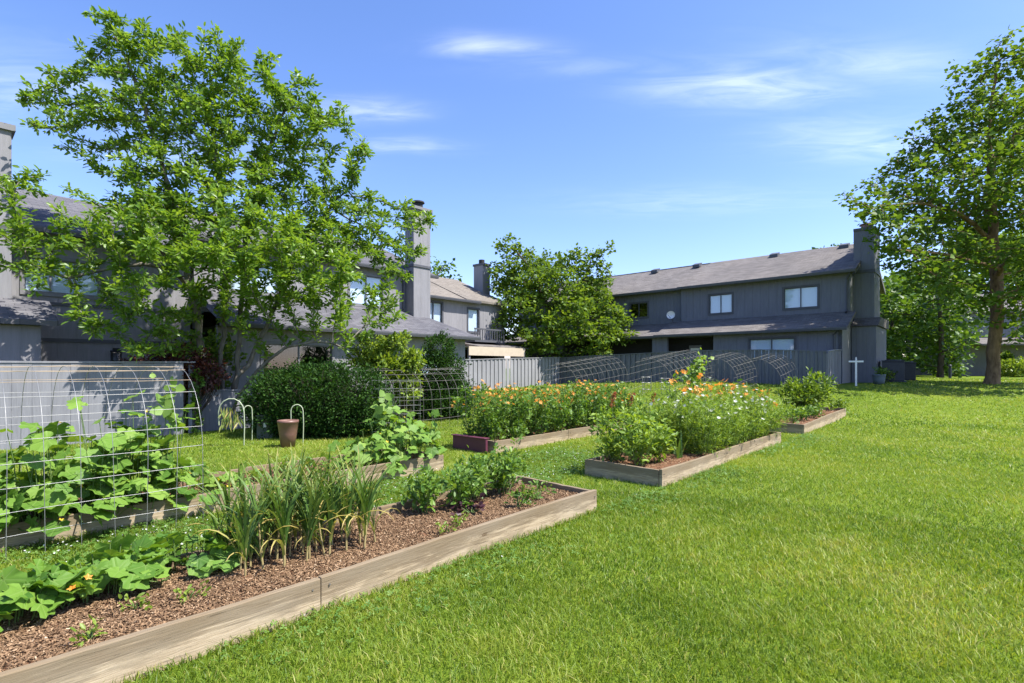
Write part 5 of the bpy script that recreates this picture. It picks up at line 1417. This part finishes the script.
def hook(label, px, py, h, w, r, seed, rz=0.3):
    p = ground(px, py); o = MB()
    pts = [(0, 0, 0), (0.01, 0, h * .5), (0, 0, h * .82)] + [(-w / 2 + w / 2 * math.cos(a), 0, h * .82 + w * .55 * math.sin(a)) for a in [k * math.pi / 7 for k in range(1, 8)]] + [(-w * .98, 0, h * .5)]
    ob = o.tube(pts, r, 8).build('bent_pipe', M['pvc'], None, 0, True); ob.location = tuple(p); ob.rotation_euler = (0, 0, rz)
    return tag(ob, label, 'garden stake')
hook('pale bent pipe hooked over beside the brown pot', 303, 444, .85, .24, .010, 1, .2)
ph = hook('pale bent pipe with dried growth hanging from it by the low fence', 244, 446, .85, .50, .011, 2, .1)
hook('grey pale pipe loop just behind the pipe with dried growth', 252, 441, .84, .16, .010, 3, .6)
r_ = np.random.default_rng(5); n = 60
P = np.stack([-.1 - r_.uniform(0, .35, n), r_.normal(0, .03, n), .82 - r_.uniform(0, .38, n)], 1); D = r_.normal(0, .3, (n, 3)); D[:, 2] -= 1
Vv, F, tn = place(*T_THIN, frames(D, np.array([0, -1., .2]) + r_.normal(0, .3, (n, 3))), P, np.full(n, .2), r_.uniform(.4, 1, n)); np_obj('dried_growth', Vv, F, L['garlic'], ph, tn)

wp = ground(856, 386)
o = MB().box(-.035, .035, -.035, .035, 0, 1.06).box(-.26, .26, -.038, .038, .98, 1.05).cyl((0, 0, 1.06), (0, 0, 1.2), .04, .02, 10)
ob = o.build('water_post', M['white'], None, .008); ob.location = tuple(wp); ob.rotation_euler = (0, 0, -.5)
tag(ob, 'white garden post with a crossbar in front of the slate chimney', 'post')
p0 = ground(879, 384)
po = pot('flower_pot', 'grey planter pot with greenery by the slate gable wall', p0, .42, .2, .25, M['pot_blue'])
herb('potted_plant', 'green plant growing in the grey pot by the slate gable wall', p0 + np.array([0, 0, .34]), 200, .32, .24, .10, L['herb'], 470, 7, T_OVAL)
sp_ = ground(888, 383)
herb('leafy_plant', 'small shrub between the grey pot and the cooling units', sp_ + np.array([.3, .6, 0]), 240, .7, .35, .12, L['mid'], 471, 8, T_OVAL)
for i, (px, Y_, s_, lab) in enumerate([(893, 24.9, .98, 'larger dark outdoor cooling unit by the gable wall'), (905.5, 28.2, .95, 'smaller dark outdoor cooling unit, right of the pair')]):
    X_ = (px - 512) / FPX * Y_; z_ = tz(X_, Y_)
    ob = MB().box(-.42, .42, -.42, .42, .06, s_).box(-.45, .45, -.45, .45, s_, s_ + .04).box(-.5, .5, -.5, .5, -.02, .06).build('air_conditioner', M['ac'], None, .01)
    ob.location = (X_, Y_, z_); ob.rotation_euler = (0, 0, R(-35)); tag(ob, lab, 'air conditioner')
    sl_ = MB()
    for q in range(16): sl_.box(-.425 - .004, .424 + .004, -.43, -.421, .12 + q * .05, .14 + q * .05)
    sl_.build('grille', M['trim'], ob)
    MB().cyl((0, 0, s_ + .04), (0, 0, s_ + .07), .34, .32, 20).build('fan_guard', M['trim'], ob)
bp = ground(950, 378.5)
ob = MB().cyl((0, 0, 0), (0, 0, .75), .08, .08, 14).cyl((0, 0, .75), (0, 0, .85), .1, .1, 14).cyl((0, 0, .85), (0, 0, .9), .1, .04, 14).build('bollard_light', M['ac']); ob.location = tuple(bp)
tag(ob, 'dark bollard light beside the round bush in the far yard', 'bollard light')

# ------------------------------------------------------------------ lawn blades
def in_beds(x, y, m=0.0):
    dx, dy = x - OB[0], y - OB[1]; u = dx * U[0] + dy * U[1]; v = dx * V[0] + dy * V[1]
    k = np.zeros(len(x), bool)
    for a, b, c, d in BEDS: k |= (u > a - m) & (u < b + m) & (v > c - m) & (v < d + m)
    return k, u, v
def vnoise(x, y, seed, f):
    r_ = np.random.default_rng(seed); out_ = np.zeros_like(x)
    for k in range(7):
        a = r_.uniform(0, 6.28); ff = f * r_.uniform(.5, 1.8); out_ += np.sin((x * math.cos(a) + y * math.sin(a)) * ff + r_.uniform(0, 6.28))
    return out_ / 7 * 1.6
def yard(x, y):
    """True where lawn grows (inside the courtyard, not behind the fences or inside houses)"""
    dx, dy = x - OB[0], y - OB[1]; v = dx * V[0] + dy * V[1]; u = dx * U[0] + dy * U[1]
    vf = (FA - OB) @ V
    a = (v < vf - 0.05) | ((u > 5) & (v < (FC - OB) @ V))
    lx = (x - 15.94) * .746 + (y - 25) * -.666; ly = (x - 15.94) * .666 + (y - 25) * .746
    b = ~((lx < 1.1) & (ly > -4.9) & (ly < 9.3) & (lx > -22)) | (ly < -4.7)
    return a & b
acc_v, acc_f, acc_t = [], [], []; nv = 0
for (r0, r1, dens, w, hgt, seg) in [(1.6, 4.0, 9500, .0024, .040, 2), (4.0, 7.0, 5200, .0032, .040, 2), (7.0, 11.0, 2400, .0050, .040, 1), (11, 17, 900, .0085, .042, 1), (17, 27, 300, .015, .045, 1), (27, 45, 80, .028, .05, 1)]:
    area = R(108) / 2 * (r1 ** 2 - r0 ** 2); n = int(area * dens)
    rr = np.sqrt(rng.uniform(r0 ** 2, r1 ** 2, n)); aa = rng.uniform(R(-54), R(54), n); x = rr * np.sin(aa); y = rr * np.cos(aa)
    kb, u, v = in_beds(x, y); keep = ~kb & yard(x, y); x, y, u, v = x[keep], y[keep], u[keep], v[keep]; n = len(x)
    z = terrain(x, y)
    tuft = vnoise(x, y, 1, 9.0) * .5 + vnoise(x, y, 5, 22.0) * .5; big = vnoise(x, y, 2, .9); dry = vnoise(x, y, 3, 2.6) * .6 + vnoise(x, y, 14, 6.0) * .4
    near_b = in_beds(x, y, .05)[0]
    h = hgt * np.clip(rng.normal(1, .28, n) + .35 * tuft, .4, 2.0) * np.where(near_b, 1.5, 1.0)
    lean = rng.uniform(0, 6.28, n); lam = np.abs(rng.normal(.5, .3, n)); wl_ = vnoise(x, y, 8, 3.0)
    lx = np.cos(lean) * lam * 1.4 + .15 * wl_; ly = np.sin(lean) * lam * 1.4 + .12 * dry
    f = rng.uniform(0, 6.28, n); sx, sy = np.cos(f) * w, np.sin(f) * w
    tint = np.clip(.40 + .20 * big + .20 * dry + .16 * tuft + rng.normal(0, .15, n), 0, .85); st = rng.uniform(0, 1, n) < .05 + .05 * np.clip(dry, 0, 1); tint[st] = rng.uniform(.85, 1, st.sum())
    P0 = np.stack([x, y, z - .005], 1); S = np.stack([sx, sy, np.zeros(n)], 1)
    mid = P0 + np.stack([lx * h * .3, ly * h * .3, h * .6], 1); tip = P0 + np.stack([lx * h * .95, ly * h * .95, h * .95], 1)
    if seg == 2:
        Vv = np.stack([P0 - S, P0 + S, mid + S * .8, mid - S * .8, tip], 1); q = np.arange(n)[:, None] * 5
        F = np.concatenate([q + np.array([[0, 1, 2]]), q + np.array([[0, 2, 3]]), q + np.array([[3, 2, 4]])]); tt = np.tile(tint, 3); k_ = 5
    else:
        Vv = np.stack([P0 - S, P0 + S, tip], 1); q = np.arange(n)[:, None] * 3; F = q + np.array([[0, 1, 2]]); tt = tint; k_ = 3
    acc_v.append(Vv.reshape(-1, 3)); acc_f.append(F + nv); acc_t.append(tt); nv += n * k_
go = np_obj('grass', np.concatenate(acc_v), np.concatenate(acc_f), L['grass'], None, np.concatenate(acc_t))
tag(go, 'short sunlit lawn grass around the garden beds', 'grass', kind='stuff')
# clover in the paths between the beds
n = 26000
u = rng.uniform(-5.6, 9, n); v = np.concatenate([rng.uniform(1.25, 3.1, int(n * .86)), -.03 - np.abs(rng.normal(0, .3, n - int(n * .86)))])
pts = OB + u[:, None] * U + v[:, None] * V
keep = ~in_beds(pts[:, 0], pts[:, 1], .02)[0] & (vnoise(pts[:, 0], pts[:, 1], 11, 2.6) + rng.normal(0, .25, n) > -.05) & (pts[:, 1] > 1.2); pts = pts[keep]; n = len(pts)
pos = np.stack([pts[:, 0], pts[:, 1], terrain(pts[:, 0], pts[:, 1]) + rng.uniform(.02, .065, n)], 1)
tv, tf = [], []
for k in range(3):
    a = k * 2.094; b = len(tv); tv += [[0, 0, 0], [.8 * math.cos(a - .5), .8 * math.sin(a - .5), .1], [math.cos(a), math.sin(a), .05], [.8 * math.cos(a + .5), .8 * math.sin(a + .5), .1]]; tf += [[b, b + 1, b + 2], [b, b + 2, b + 3]]
Rm = rotmats(rng.uniform(0, 6.28, n), rng.normal(0, .3, n), rng.normal(0, .3, n))
Vv, F, t = place(np.array(tv), np.array(tf), Rm, pos, .014 * rng.uniform(.7, 1.5, n) * (1 + .05 * np.hypot(pos[:, 0], pos[:, 1])), rng.uniform(0, 1, n))
co = tag(np_obj('clover', Vv, F, L['clover'], None, t), 'patches of clover growing in the grass paths between the beds', 'clover', kind='stuff')
q = rng.integers(0, n, 1100); q = q[rng.uniform(0, 1, 1100) < np.where(in_beds(pos[q][:, 0], pos[q][:, 1])[2] < 0, .1, .8)]
fo = flower_heads(pos[q] + np.array([0, 0, .03]), .010, L['whitepetal'], None, 'clover_blossom', 7, 9, (0, -.2, 1), .8)
tag(fo, 'tiny white clover blossoms dotted over the grass paths', 'clover', kind='stuff')
